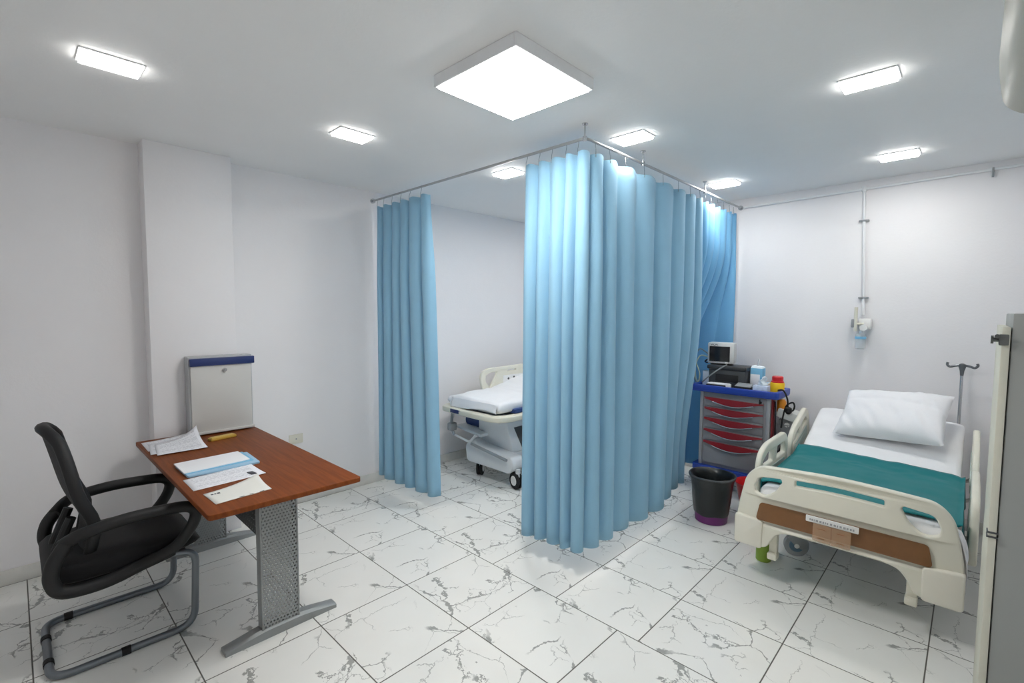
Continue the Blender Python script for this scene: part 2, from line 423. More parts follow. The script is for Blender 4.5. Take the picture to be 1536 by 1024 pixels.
lx = [(-2.835, .357, 1, 'small rectangular ceiling light near the left wall, above the black chair and desk'),
      (-2.865, 1.53, 1, 'small rectangular ceiling light between the left wall pillar and the square panel'),
      (-.41, 2.845, 0, 'small rectangular ceiling light right of the square panel, the largest on the right half'),
      (-.43, 4.31, 0, 'small rectangular ceiling light above the head of the bed with teal sheet'),
      (-1.607, 2.765, 0, 'small rectangular ceiling light just behind the corner of the curtain rail'),
      (-1.59, 4.27, 0, 'small rectangular ceiling light over the crash cart, beside the far rail end'),
      (-2.725, 2.785, 0, 'small rectangular ceiling light inside the curtained cubicle, partly hidden by curtain'),
      (-2.75, 4.25, 0, 'unseen small ceiling light added to brighten the cubicle, over the head of the stretcher')]  # last one is unseen, added on the lamp grid to brighten the cubicle walls
L0 = None
for x, y, alongy, lab in lx:
    if L0 is None:
        L0 = thing('ceiling_light', lab, 'ceiling light', (0, 0, ZC), 'small rectangular ceiling lights')
        part('frame', frame(-.115, .115, -.078, .078, ZC - .006, ZC, .01), M_frame, L0)
        part('diffuser', box(B(), -.102, .102, -.065, .065, ZC - .020, ZC - .0165), M_dim, L0)
        part('halo_rim', box(B(), -.105, .105, -.068, .068, ZC - .018, ZC - .003), M_glow, L0)  # glowing rim added to throw a halo on the ceiling around the lamp
        L0.location = (x, y, ZC); L0.rotation_euler.z = pi / 2
    else:
        o = dup(L0, (x, y, ZC), pi / 2 if alongy else 0, lab)
        for ch in o.children:
            if ch.name.startswith('diffuser'):
                ch.data = ch.data.copy(); ch.data.materials.clear(); ch.data.materials.append(M_mid if (y < 3 and x > -1) or y < 2 else M_cub if x < -2.5 else M_near if (x < -1 and y < 3) else M_small)
# ------------------------------------------------------------------ curtain rail and curtains
RZ = 2.665
t = thing('curtain_rail', 'thin metal ceiling curtain rail turning a corner over the blue curtains', 'curtain rail', (-1.69, 2.38, RZ))
part('rail', tube(B(), fillet([(XL + .003, 2.38, RZ), (-1.69, 2.38, RZ), (-1.69, YB - .003, RZ)], .05), .009, 10), M_railm, t)
for x, y in ((-1.70, 2.38), (-1.69, 3.05), (-1.69, 4.1)):
    b = cyl(B(), (x, y, RZ), (x, y, ZC), .005); cyl(b, (x, y, ZC - .006), (x, y, ZC), .018); cyl(b, (x, y, RZ - .014), (x, y, RZ + .012), .012)
    part('bracket', b, M_chrome, t)
b = cyl(B(), (XL, 2.38, RZ), (XL + .02, 2.38, RZ), .022); part('end_socket', b, M_chrome, t)
b = cyl(B(), (-1.69, YB, RZ), (-1.69, YB - .02, RZ), .022); part('end_socket', b, M_chrome, t)

def sstep(a, b, x):
    t = min(1, max(0, (x - a) / (b - a))); return t * t * (3 - 2 * t)
def curtain(label, path, L, nf, amp, ztop, zbot, seed, m, shift=None, flare=0.0):
    """path(s) -> point, tangent on the rail; folds are omega-shaped waves that deepen downward"""
    rn = random.Random(seed)
    w = [k * rn.uniform(.8, 1.2) for k in (nf if isinstance(nf, list) else [1.0] * nf)]; nf = len(w); tot = sum(w); edges = [0]
    for k in w: edges.append(edges[-1] + k / tot * L)
    am = [rn.uniform(.7, 1.2) for _ in range(nf + 1)]; dr = [rn.uniform(-.5, .5) for _ in range(nf + 1)]; ps = rn.uniform(0, 6)
    N, R = int(L / .006), 30
    def fold(s):
        k = 0
        while k < nf - 1 and s > edges[k + 1]: k += 1
        f = (s - edges[k]) / (edges[k + 1] - edges[k]); g = f * f * (3 - 2 * f)
        return (k + f) * 2 * pi, am[k] * (1 - g) + am[k + 1] * g, dr[k] * (1 - g) + dr[k + 1] * g, f, k
    def P(u, v):                            # v 0 top .. 1 bottom
        s = u * L; ph, a, d, f, k = fold(s)
        dep = .45 + .55 * sstep(0, .3, v); q = ph + d * v * .9 + .22 * sin(2.3 * v + ps + k)
        c = sin(q / 2); wdt = edges[k + 1] - edges[k]
        off = amp * a * dep * (1.9 * (math.sqrt(c * c + .03) - .17) ** .8 - .9)
        tng = -.16 * min(amp, wdt * .4) * a * dep * sin(q)
        p, tg = path(s); nr = Vector((tg.y, -tg.x, 0))
        off += .010 * sin(s * 9 + v * 3 + seed) * v
        if flare: p = p + tg * (flare * v * (u if flare > 0 else (1 - u)))
        p = p + nr * off + tg * tng
        z = ztop + (zbot - ztop) * v
        if v < .02: z -= .012 * (.5 - .5 * cos(ph * 1.0 + pi)) 
        z += .012 * v * sin(s * 5 + seed)
        if shift: p = p + shift(s, z)
        return (p.x, p.y, z)
    bm = B(); sheet(bm, P, N, R)
    root = thing('hospital_curtain', label, 'curtain', tuple(path(L / 2)[0].xy) + (ztop,), 'blue privacy curtains on the rail')
    cl = part('curtain_cloth', bm, m, root, 80)
    sd = cl.modifiers.new('thickness', 'SOLIDIFY'); sd.thickness = .0016; sd.offset = 0
    # hem
    hk = None
    for k in range(nf):
        s = edges[k] + (edges[k + 1] - edges[k]) * .25
        q = P(s / L, 0.0); p, tg = path(s)
        b = tube(B(), [Vector(q) + Vector((0, 0, -.02)), Vector((q[0], q[1], ztop + .015)), Vector((p.x, p.y, RZ - .02)), Vector((p.x, p.y, RZ - .007))], .0022, 6)
        part('hook', b, M_chrome, root)
    return root
def pl(a, b):
    a, b = Vector(a), Vector(b); d = (b - a).normalized()
    return lambda s: (a + d * s, d)
curtain('blue curtain bunched at the left wall end of the rail', pl((-4.03, 2.38, 0), (-3.2, 2.38, 0)), .80, [.8, 1, 1.1, .9, 1.2, 1.1], .046, 2.60, .105, 3, M_curt, flare=.10)
RC = .06
def lpath(s):                               # along the near rail, round the corner, along the far rail
    l1 = .49 - RC; arc = RC * pi / 2
    if s < l1: return Vector((-2.18 + s, 2.38, 0)), Vector((1, 0, 0))
    if s < l1 + arc:
        a = (s - l1) / RC; return Vector((-1.69 - RC + RC * sin(a), 2.38 + RC - RC * cos(a), 0)), Vector((cos(a), sin(a), 0))
    d = s - l1 - arc; return Vector((-1.69, 2.38 + RC + d, 0)), Vector((0, 1, 0))
LL = .49 - RC + RC * pi / 2 + 1.66
def sh2(s, z):
    k = sstep(1.5, LL, s) * (1 - sstep(.3, 1.7, z))
    return Vector((-.12 * k, 0, 0))
curtain('wide blue curtain folding round the rail corner in the middle of the room', lpath, LL, [1.1, .9, 1.0, .8, 1.1, 1.4, 1.9, 2.3, 2.6, 2.3, 2.5, 2.1, 1.6], 0.048, 2.60, .152, 11, M_curt, sh2)
def sh3(s, z): return Vector((-.34 * (1 - sstep(1.1, 2.3, z)) * (1 - sstep(.54, .74, s)), 0, 0))
curtain('deeper blue curtain at the back wall behind the crash cart', pl((-1.71, 4.14, 0), (-1.71, 4.95, 0)), .79, [1, 1.2, 1, 1.3, 1, .9], .040, 2.60, .13, 21, M_curt2, sh3)
# ------------------------------------------------------------------ desk
DZ = .78
t = thing('office_desk', 'brown wood-topped desk on perforated grey steel legs', 'desk', (-3.1, .89, 0))
b = B(); plate(b, [rpoly([(-3.92, .535), (-2.29, .545), (-2.275, 1.235), (-3.92, 1.225)], [.01, .02, .02, .01])], .0125, .003, lambda u, v, w: (u, v, DZ - .0125 + w))
part('desktop', b, M_wood, t)
def deskleg(x, nm):
    y0, y1 = .815, .985
    b = B()
    box(b, x - .028, x + .028, y0, y1, .045, .70, .004)
    lg = part('leg', b, M_post, t)
    # curved foot
    f = B(); prof = []
    for i in range(13):
        y = .64 + (1.19 - .64) * i / 12; e = abs(i - 6) / 6
        prof.append((y, .055 - .032 * max(0, (e - .3) / .7) ** 1.2))
    rings = []
    for y, h in prof:
        wd = .036; rings.append([(x - wd, y, 0.0), (x + wd, y, 0.0), (x + wd, y, h * .75), (x + wd * .6, y, h), (x - wd * .6, y, h), (x - wd, y, h * .75)])
    loft(f, rings); part('foot', f, M_steel, lg)
    h = B(); box(h, x - .034, x + .034, y0 - .012, y1 + .012, .69, DZ - .0255, .003); box(h, x - .03, x + .03, .66, 1.14, .725, DZ - .0255, .002)
    part('top_bracket', h, M_steel, lg)
    for ya in (y0 - .008, y1 - .001): part('edge_strip', box(B(), x - .029, x + .0295, ya, ya + .009, .045, .70, .002), M_steel, lg)
deskleg(-2.52, 'near'); deskleg(-3.76, 'far')
b = B(); box(b, -3.73, -2.549, 0.835, .839, .485, .754, 0); part('modesty_panel', b, M_modesty, t)
# suggestion box on desk
t = thing('suggestion_box', 'grey upright metal drop box with dark blue top band on the desk', 'box', (-3.86, 1.01, DZ))
b = box(B(), -3.918, -3.815, .815, 1.213, DZ + .012, 1.325, .004); box(b, -3.9, -3.83, .84, 1.19, DZ, DZ + .014)
part('body', b, mat('box_side_enamel', (176, 178, 180), .45, var=.03), t)
part('door_panel', box(B(), -3.816, -3.800, .826, 1.203, .805, 1.262, .003), M_boxfront, t)
part('header_band', box(B(), -3.818, -3.788, .822, 1.224, 1.262, 1.314, .004), M_navy, t)
part('base_lip', box(B(), -3.835, -3.785, .815, 1.215, DZ + .010, DZ + .026, .003), M_boxfront, t)
b = cyl(B(), (-3.80, 1.03, 1.228), (-3.783, 1.03, 1.228), .012); cyl(b, (-3.785, 1.03, 1.228), (-3.779, 1.03, 1.228), .007); part('lock_knob', b, M_chrome, t)
# papers
def paper(name, corners, z, m, label, cat, lift=(0, 0, 0, 0), th=.0012, group=None, nu=10, nv=10):
    a, b_, c, d = [Vector((p[0], p[1], 0)) for p in corners]
    def f(u, v):
        p = (a * (1 - u) + b_ * u) * (1 - v) + (d * (1 - u) + c * u) * v
        k = lift[0] * ((1 - u) * (1 - v)) ** 3 + lift[1] * (u * (1 - v)) ** 3 + lift[2] * (u * v) ** 3 + lift[3] * ((1 - u) * v) ** 3
        return (p.x, p.y, z + k + .0004 * sin(6 * u + 4 * v))
    bm = B(); sheet(bm, f, nu, nv, 0, True)
    cen = (a + b_ + c + d) / 4
    o = single(name, bm, m, label, cat, (cen.x, cen.y, z), group, 60)
    s = o.modifiers.new('thickness', 'SOLIDIFY'); s.thickness = th; s.offset = 1
    return o
# order of corners: left-near(high x)…: (u along y, v along x)
paper('paper_sheet', [(-3.60, .548), (-3.62, .80), (-3.88, .815), (-3.86, .552)], DZ + .001, M_paper2, 'printed sheet at the bottom of the pile on the desk corner by the pillar', 'paper', (0, 0, .02, 0), group='printed sheets piled by the suggestion box')
paper('paper_sheet', [(-3.49, .542), (-3.49, .80), (-3.78, .82), (-3.77, .575)], DZ + .004, M_paper2, 'printed sheet in the middle of the pile on the desk corner', 'paper', (0, 0, .03, 0), group='printed sheets piled by the suggestion box')
paper('paper_sheet', [(-3.44, .566), (-3.435, .825), (-3.785, .845), (-3.72, .60)], DZ + .007, M_paper, 'printed form topmost of the pile, its corner curling up against the grey box', 'paper', (0, 0, .075, 0), group='printed sheets piled by the suggestion box')
t = thing('document_folder', 'pale blue folder under a white cover lying on the desk', 'folder', (-3.02, .77, DZ))
b = B(); plate(b, [rpoly([(-3.135, .595), (-2.885, .600), (-2.885, .945), (-3.135, .955)], .01)], .006, .002, lambda u, v, w: (u, v, DZ + .006 + w)); part('folder_body', b, M_folder, t)
b = B(); plate(b, [rpoly([(-3.15, .590), (-2.93, .592), (-2.955, .915), (-3.165, .915)], .006)], .003, .001, lambda u, v, w: (u, v, DZ + .0155 + w)); part('white_cover', b, M_plain, t, label='white cover sheet')
b = B(); plate(b, [rpoly([(-3.145, .593), (-2.92, .596), (-2.93, .93), (-3.15, .935)], .006)], .0012, .0004, lambda u, v, w: (u, v, DZ + .0126 + w)); part('inner_sheet', b, M_lightblue, t)
t_ = paper('paper_form', [(-2.655, .572), (-2.675, .905), (-2.90, .90), (-2.865, .572)], DZ + .001, M_paper, 'printed form lying between the blue folder and the white card', 'paper', (0, .004, .006, 0))
b = B(); plate(b, [rpoly([(-2.76, .835), (-2.70, .842), (-2.70, .872), (-2.76, .866)], .01)], .0004, .0001, lambda u, v, w: (u, v, DZ + .0045 + w)); part('stamp_mark', b, M_ink, t_)
c_ = paper('white_card', [(-2.40, .600), (-2.425, .845), (-2.615, .845), (-2.575, .592)], DZ + .001, M_cardp, 'plain ivory card nearest the desk front edge, one corner curling up', 'paper', (0, 0, .03, 0), .002)
for i, (x, y, w, h) in enumerate(((-2.545, .615, .012, .01), (-2.545, .629, .012, .008), (-2.548, .641, .016, .012), (-2.417, .70, .006, .02), (-2.422, .745, .005, .016), (-2.425, .79, .006, .02))): part('printed_mark', box(B(), x, x + w, y, y + h, DZ + .0032, DZ + .0038), M_ink, c_)
t = thing('stapler_case', 'small gold coloured box in front of the grey drop box', 'box', (-3.62, .955, DZ))
rot = Matrix.Translation((-3.625, .957, 0)) @ Matrix.Rotation(RAD(12), 4, 'Z')
part('case', box(B(), -.026, .026, -.082, .082, DZ, DZ + .016, .004, mtx=rot), M_gold, t); part('lid', box(B(), -.022, .022, -.076, .076, DZ + .0155, DZ + .021, .002, mtx=rot), mat('gold_lid', (206, 174, 88), .35), t)
t = thing('wall_socket', 'white wall socket low on the left wall behind the desk', 'socket', (XL, 1.63, .56))
part('face_plate', box(B(), XL, XL + .009, 1.575, 1.69, .52, .60, .003), M_cream, t)
b = cyl(B(), (XL + .008, 1.632, .56), (XL + .0105, 1.632, .56), .006); part('outlet', b, M_greyp, t)
# ------------------------------------------------------------------ office chair (faces +Y)
t = thing('visitor_chair', 'black mesh-back armchair on a grey cantilever tube frame at the desk', 'chair', (-3.13, .33, 0))
r_ = .017
def ch_side(x): return [(x, .10, r_)]
XA, XB = -3.405, -2.855
pth = fillet([(XA, .50, .425), (XA, .625, .405), (XA, .615, r_), (XA, .055, r_), (XB, .055, r_), (XB, .60, r_), (XB, .615, .405), (XB, .49, .425)], .085, 8)
part('cantilever_frame', tube(B(), pth, r_, 12), M_tube, t)
for p0, p1 in (((XA, .13, r_), (XA, .165, r_)), ((XB, .30, r_), (XB, .335, r_)), ((XA + .16, .055, r_), (XA + .195, .055, r_)), ((XB - .16, .055, r_), (XB - .125, .055, r_))):
    part('floor_glide', cyl(B(), p0, p1, .0200), M_rubber, t)
b = B(); box(b, XA + .01, XB - .01, .46, .50, .405, .43, .004); part('seat_crossbar', b, M_tube, t)
# seat cushion
def rrect(cx, hw, z0, z1, y, n=8, e=.35):
    out = []
    zc, hz = (z0 + z1) / 2, (z1 - z0) / 2
    for j in range(4 * n):
        a = 2 * pi * j / (4 * n); ca, sa = cos(a), sin(a)
        out.append((cx + hw * math.copysign(abs(ca) ** e, ca), y, zc + hz * math.copysign(abs(sa) ** .6, sa)))
    return out
cx = (XA + XB) / 2
b = B(); rings = []
for i in range(21):
    f = i / 20; y = .05 + f * .60
    e = max(.02, 1 - abs(2 * f - 1) ** 6) ** .5
    top = .500 + .018 * sin(f * pi) - .05 * max(0, (f - .8) / .2) ** 2 + .02 * max(0, (.2 - f) / .2)
    zb = .395 + .03 * max(0, (f - .75) / .25)
    zm = (top + zb) / 2
    rings.append(rrect(cx, .272 * (.72 + .28 * e), zm - (zm - zb) * (.35 + .65 * e), zm + (top - zm) * (.35 + .65 * e), y))
loft(b, rings); part('seat', b, M_blackf, t, 60)
b = box(B(), cx - .24, cx + .24, .06, .58, .385, .42, .008); part('seat_pan', b, M_blackp, t)
# backrest: curved mesh sheet in a rim
def back(u, v):                              # u across, v up
    w = .215 * (1 - .32 * max(0, (v - .35) / .65) ** 2.2 - .18 * (1 - v) ** 3)
    y = .205 - .03 * v - .045 * v ** 2 + .05 * math.exp(-((v - .28) / .18) ** 2) * 0.8 - .05 * (1 - (2 * u - 1) ** 2) * (.4 + .6 * v)
    z = .46 + .63 * v - .06 * (abs(2 * u - 1) ** 3) * v ** 3
    return Vector((cx + (2 * u - 1) * w, y, z))
b = B(); sheet(b, lambda u, v: back(.03 + .94 * u, .03 + .94 * v), 16, 20)
o = part('backrest', b, M_mesh, t, 80); s = o.modifiers.new('thickness', 'SOLIDIFY'); s.thickness = .022; s.offset = 0
rim = [back(0, i / 14) for i in range(14)] + [back(i / 10, 1) for i in range(10)] + [back(1, 1 - i / 14) for i in range(14)] + [back(1 - i / 10, 0) for i in range(10)]
part('backrest_rim', tube(B(), rim, .021, 10, True, 1.0, 1.25), M_blackp, o, 60)
for sx in (-1, 1): part('back_support', tube(B(), crom([(cx + sx * .05, .27, .43), (cx + sx * .06, .14, .43), (cx + sx * .07, .10, .49), (cx + sx * .075, .125, .57), (cx + sx * .08, .16, .66)], 6), .020, 10), M_blackp, o)
for x, sx in ((XA - .005, -1), (XB + .03, 1)):
    pts = crom([(x - sx * .05, .115, .60), (x, .18, .645), (x + sx * .005, .33, .668), (x, .50, .665), (x, .585, .652), (x, .615, .61), (x - sx * .005, .59, .54), (x - sx * .01, .52, .46), (x - sx * .03, .42, .42)], 7)
    part('armrest', tube(B(), pts, .017, 12, False, 1.6, 1.6), M_blackp, t, 60)
    lp = crom([(x - sx * .03, .13, .61), (x - sx * .012, .085, .54), (x - sx * .012, .075, .46), (x - sx * .015, .115, .40), (x - sx * .015, .25, .39), (x - sx * .02, .40, .42), (x - sx * .03, .52, .44)], 7)
    part('side_bracket', tube(B(), lp, .018, 12, False, 1.6, 1.6), M_blackp, t, 60)
# ------------------------------------------------------------------ casters
def caster(parent, x, y, r, w, ang, mw, twin=False, hub=None, top=None, mf=None):
    top = top or r * 2.3; mf = mf or M_greyp
    c, s = cos(ang), sin(ang); ax = Vector((c, s, 0)); dr = Vector((-s, c, 0))
    off = dr * r * .35; ctr = Vector((x, y, r))
    b = B()
    hs = [-1, 1] if twin else [0]
    for h in hs:
        o = ctr + ax * h * w * .75
        t = B(); lathe(t, [(r * .55, -w / 2), (r * .93, -w / 2), (r, -w * .3), (r, w * .3), (r * .93, w / 2), (r * .55, w / 2)], n=28, axis='x')
        merge(b, t, Matrix.Translation(o) @ Matrix.Rotation(ang, 4, 'Z'))
    cs = part('caster', b, mw, parent)
    f = B(); stem = Vector((x, y, 0)) - off
    half = w * (1.4 if twin else .75)
    cyl(f, stem + Vector((0, 0, r * 1.9)), stem + Vector((0, 0, top)), r * .28)
    pr_ = [(-r * .55, r * 2.12), (r * .5, r * 2.05), (r * 1.0, r * 1.3), (r * .45, r * .7), (-.1 * r, r * 1.0), (-r * .7, r * 1.6)]
    hw = half if not twin else w * .22
    plate(f, [rpoly(pr_, r * .2)], hw if twin else half * 1.15, .002, lambda u, v, ww: tuple(ctr + dr * u + ax * ww + Vector((0, 0, v - r)))) if twin else None
    if not twin:
        for sg in (-1, 1): plate(f, [rpoly(pr_, r * .2)], .003, .001, lambda u, v, ww, sg=sg: tuple(ctr + dr * u + ax * (ww + sg * half) + Vector((0, 0, v - r))))
        q0 = stem + Vector((0, 0, r * 2.0)); box(f, -half, half, -r * .5, r * .5, r * 1.95, r * 2.15, .004, mtx=Matrix.Translation((stem.x, stem.y, 0)) @ Matrix.Rotation(ang, 4, 'Z'))
    part('fork', f, mf, cs)
    h = B()
    ww = w * (1.27 if twin else .52)
    for sg in (-1, 1): cyl(h, ctr + ax * sg * (ww - .004), ctr + ax * sg * (ww + .004), r * .62, r * .55, 24)
    part('hub', h, hub or M_white, cs)
    return cs
# ------------------------------------------------------------------ hospital bed (foot toward the room)
t = thing('hospital_bed', 'hospital bed with cream plastic footboard and side rails by the right wall', 'bed', (-.5, 3.9, 0))
bed = t
CXB = -.497
def mir(p): return [(2 * CXB - x, z) for x, z in reversed(p)]
left = [(CXB, .365), (-.72, .362), (-.785, .345), (-.825, .285), (-.85, .232), (-.985, .232), (-1.012, .262), (-1.014, .41), (-.992, .53), (-.968, .64), (-.905, .705), (-.70, .724)]
out = left + [(CXB, .733)] + [(2 * CXB - x, z) for x, z in reversed(left[1:])]
rr = [.02] * len(out)
outer = rpoly(out, [.03, .05, .06, .06, .03, .03, .03, .1, .1, .06, .10, .15] + [.2] + list(reversed([.05, .06, .06, .03, .03, .03, .1, .1, .06, .10, .15])), 6)
lc = [(-.938, .59), (-.908, .655), (-.775, .674), (-.762, .648), (-.80, .572), (-.865, .525), (-.93, .545)]
cutl = rpoly(lc, [.03, .03, .025, .03, .04, .04, .03]); cutr = list(reversed(rpoly(mir(lc), [.03, .04, .04, .03, .025, .03, .03])))
slot = rpoly([(-.712, .632), (-.712, .684), (CXB, .697), (2 * CXB + .712, .684), (2 * CXB + .712, .632), (CXB, .645)], [.02, .02, .1, .02, .02, .1])
def fbmap(u, v, w): return (u, 3.11 + w + .035 * ((u - CXB) / .5) ** 2 + .10 * (v - .23) ** 2, v)
b = B(); plate(b, [outer, cutl, slot, cutr], .021, .009, fbmap)
fb = part('footboard', b, M_cream, t, 50)
for sg in (-1, 1):
    x0 = -1.018 if sg < 0 else 2 * CXB + .875; x1 = x0 + .143
    hx = [(x0, .222), (x1, .222), (x1, .378), (x0, .392)] if sg < 0 else [(x0, .222), (x1, .222), (x1, .392), (x0, .378)]
    b = B(); plate(b, [rpoly(hx, .012)], .034, .008, lambda u, v, w: (u, 3.135 + w, v)); part('corner_bumper', b, M_creamd, fb)
b = B(); plate(b, [rpoly([(-.905, .392), (2 * CXB + .905, .392), (2 * CXB + .885, .498), (CXB, .507), (-.885, .498)], .02)], .004, .001, lambda u, v, w: fbmap(u, v, w - .0225)); part('wood_panel', b, M_wpanel, fb, label='brown wood-effect inset panel')
b = B(); plate(b, [rpoly([(-.635, .472), (-.39, .472), (-.39, .505), (-.635, .505)], .003)], .003, .001, lambda u, v, w: fbmap(u, v, w - .030)); lab = part('label_strip', b, M_white, fb)
b = B()
rnl = random.Random(4); u = -.615
while u < -.41:
    w_ = rnl.uniform(.004, .012); box(b, u, u + w_, 3.0735, 3.0765, .484, .494); u += w_ + rnl.uniform(.003, .008)
part('lettering', b, M_greyp, lab)
for u0 in (-.598, -.508):
    b = B(); plate(b, [rpoly([(u0, .376), (u0 + .086, .376), (u0 + .086, .470), (u0, .470)], .006)], .006, .001, lambda u, v, w: fbmap(u, v, w - .033)); pk = part('card_pocket', b, M_pocket, fb)
    for z in (.395, .448): part('pocket_slot', box(B(), u0 + .025, u0 + .06, 3.0685, 3.0705, z, z + .003), M_wpanel, pk)
for x in (-.815, -.165):
    b = box(B(), x - .022, x + .022, 3.15, 3.19, .19, .40, .006); box(b, x - .026, x + .026, 3.125, 3.195, .155, .195, .008); part('crank_post', b, M_cream, t)
# frame
b = B()
for x in (-.86, -.12): box(b, x - .025, x + .025, 3.14, 4.86, .35, .41, .005)
for y in (3.2, 3.62, 4.2, 4.80): box(b, -.85, -.13, y - .02, y + .02, .36, .40, .004)
part('bed_frame', b, M_bedmetal, t)
b = B(); box(b, -.90, -.06, 3.17, 4.04, .425, .455, .006)
hexa(b, [(-.90, 4.05, .425), (-.06, 4.05, .425), (-.06, 4.80, .70), (-.90, 4.80, .70), (-.90, 4.04, .455), (-.06, 4.04, .455), (-.06, 4.79, .73), (-.90, 4.79, .73)], .005)
for x in (-.75, -.21): tube(b, [(x, 4.25, .40), (x, 4.65, .66)], .015)
part('mattress_platform', b, M_inner, t)
b = B()
for x in (-.80, -.12): box(b, x - .022, x + .022, 3.60, 3.68, .17, .36, .006); box(b, x - .022, x + .022, 4.56, 4.64, .17, .36, .006)
box(b, -.82, -.10, 3.62, 3.66, .19, .23, .005); box(b, -.82, -.10, 4.58, 4.62, .19, .23, .005); box(b, -.49, -.43, 3.62, 4.60, .19, .24, .005)
part('undercarriage', b, M_bedmetal, t)
M_hub = mat('caster_hub', (96, 122, 140), .4)
for x, y, a in ((-.80, 3.64, RAD(-66)), (-.12, 3.64, RAD(8)), (-.80, 4.60, 0), (-.12, 4.60, 0)):
    cs = caster(t, x, y, .076, .030, a, M_greyp, hub=M_hub, top=.19)
    b = B(); ax = Vector((cos(a), sin(a), 0)); cc = Vector((x, y, .076))
    for sg in (-1, 1):
        p_ = part('hub_cap', cyl(B(), cc + ax * sg * .0270, cc + ax * sg * .0300, .016, .014, 20), M_white, t)
# side rails
def rail_out(y0, y1, z0, z1):
    L = y1 - y0
    o = rpoly([(y0 + .03, z0), (y0 - .0, z0 + .12), (y0 + .03, z1 - .05), (y0 + .16, z1), (y1 - .06, z1 + .005), (y1, z1 - .06), (y1, z0 + .06), (y1 - .05, z0)], [.04, .06, .08, .08, .06, .05, .05, .04], 6)
    zc = z0 + (z1 - z0) * .58
    h1 = rpoly([(y0 + .055, zc), (y0 + .065, z1 - .085), (y0 + .17, z1 - .045), (y0 + L * .50, z1 - .045), (y0 + L * .46, zc)], .022)
    h2 = rpoly([(y0 + L * .55, zc), (y0 + L * .585, z1 - .045), (y1 - .085, z1 - .042), (y1 - .05, z1 - .085), (y1 - .055, zc)], .022)
    return [o, h1, h2]
def side_rail(x, y0, y1, z0, z1, tilt, piv, inn):
    tm = Matrix.Translation(piv) @ Matrix.Rotation(tilt, 4, 'X') @ Matrix.Translation(-Vector(piv))
    b = B(); plate(b, rail_out(y0, y1, z0, z1), .018, .011, lambda u, v, w: tuple(tm @ Vector((x + w, u, v))))
    r = part('side_rail', b, M_cream, t, 50)
    b = B(); plate(b, [rpoly([(y0 + .08, z0 + .05), (y0 + .08, z0 + (z1 - z0) * .52), (y1 - .09, z0 + (z1 - z0) * .52), (y1 - .09, z0 + .05)], .02)], .003, .001, lambda u, v, w: tuple(tm @ Vector((x + w + inn * .018, u, v))))
    for k in range(3):
        z = z0 + .075 + k * .03; box(b, x + inn * .02 - .003, x + inn * .02 + .003, y0 + .12, y1 - .13, z, z + .012, .002, mtx=tm)
    part('inset_panel', b, M_inner, r)
    for y in (y0 + .16, y1 - .16):
        q = tm @ Vector((x - inn * .0, y, z0 + .03)); xi = -.86 if x < CXB else -.10
        part('rail_arm', tube(B(), fillet([q, (q.x, q.y, q.z - .06), (xi, q.y, max(.385, q.z - .16))], .03), .012), M_bedmetal, r)
side_rail(-.985, 3.37, 4.02, .41, .752, 0, (0, 0, 0), 1)
side_rail(.052, 3.33, 3.98, .36, .712, 0, (0, 0, 0), -1)
side_rail(-.985, 4.17, 4.72, .46, .73, RAD(17), (-.98, 4.2, .45), 1)
side_rail(.052, 4.12, 4.70, .44, .72, RAD(17), (.04, 4.15, .44), -1)
# mattress (sheet-covered), teal draw sheet, pillow
def mpath(s):                                # side profile of the mattress top
    a = Vector((0, 3.165, .59)); k = Vector((0, 4.03, .60)); c = Vector((0, 4.77, .865))
    p = crom([a, (0, 3.6, .592), (0, 3.9, .597), (0, 4.06, .612), (0, 4.3, .69), (0, 4.55, .782), c], 8)
    f = s * (len(p) - 1); i = min(int(f), len(p) - 2); return p[i] + (p[i + 1] - p[i]) * (f - i), (p[i + 1] - p[i]).normalized()
b = B(); rings = []
for i in range(57):
    s = i / 56; p, d = mpath(s); nrm = Vector((0, -d.z, d.y)); ring = []
    e = (1 - abs(2 * s - 1) ** 40) ** .5 if 0 < s < 1 else .15
    e = max(e, .15)
    for j in range(40):
        a = 2 * pi * j / 40; ca, sa = cos(a), sin(a)
        X = -.46 + .452 * math.copysign(abs(ca) ** .22, ca) * (.97 + .03 * e); h = .062 * math.copysign(abs(sa) ** .45, sa) * e
        wr = .006 * noise.noise(Vector((X * 5, s * 9, 1.3))) + .004 * noise.noise(Vector((X * 14, s * 18, 4.3)))
        q = Vector((X, p.y, p.z)) + nrm * (h - .062 + (wr if sa > 0 else 0)); ring.append(q)
    rings.append(ring)
loft(b, rings); bmesh.ops.recalc_face_normals(b, faces=b.faces)
m_ = thing('bed_mattress', 'mattress under a white sheet on the hospital bed with teal cloth', 'mattress', (-.46, 3.9, .47))
part('sheet_cover', b, M_sheet, m_, 70)
def flap(u, v):                              # loose sheet corner hanging at the right foot
    x = -.006 + .018 * sin(v * 3) + .02 * v; y = 3.165 + u * .075; z = .575 - v * (.30 - .16 * u) - .01 * sin(u * 8)
    return (x + .012 * sin(u * 9 + v * 2), y - .03 * v, z)
b = B(); sheet(b, flap, 14, 12); o = part('sheet_corner', b, M_sheet, m_, 70); s = o.modifiers.new('thickness', 'SOLIDIFY'); s.thickness = .002
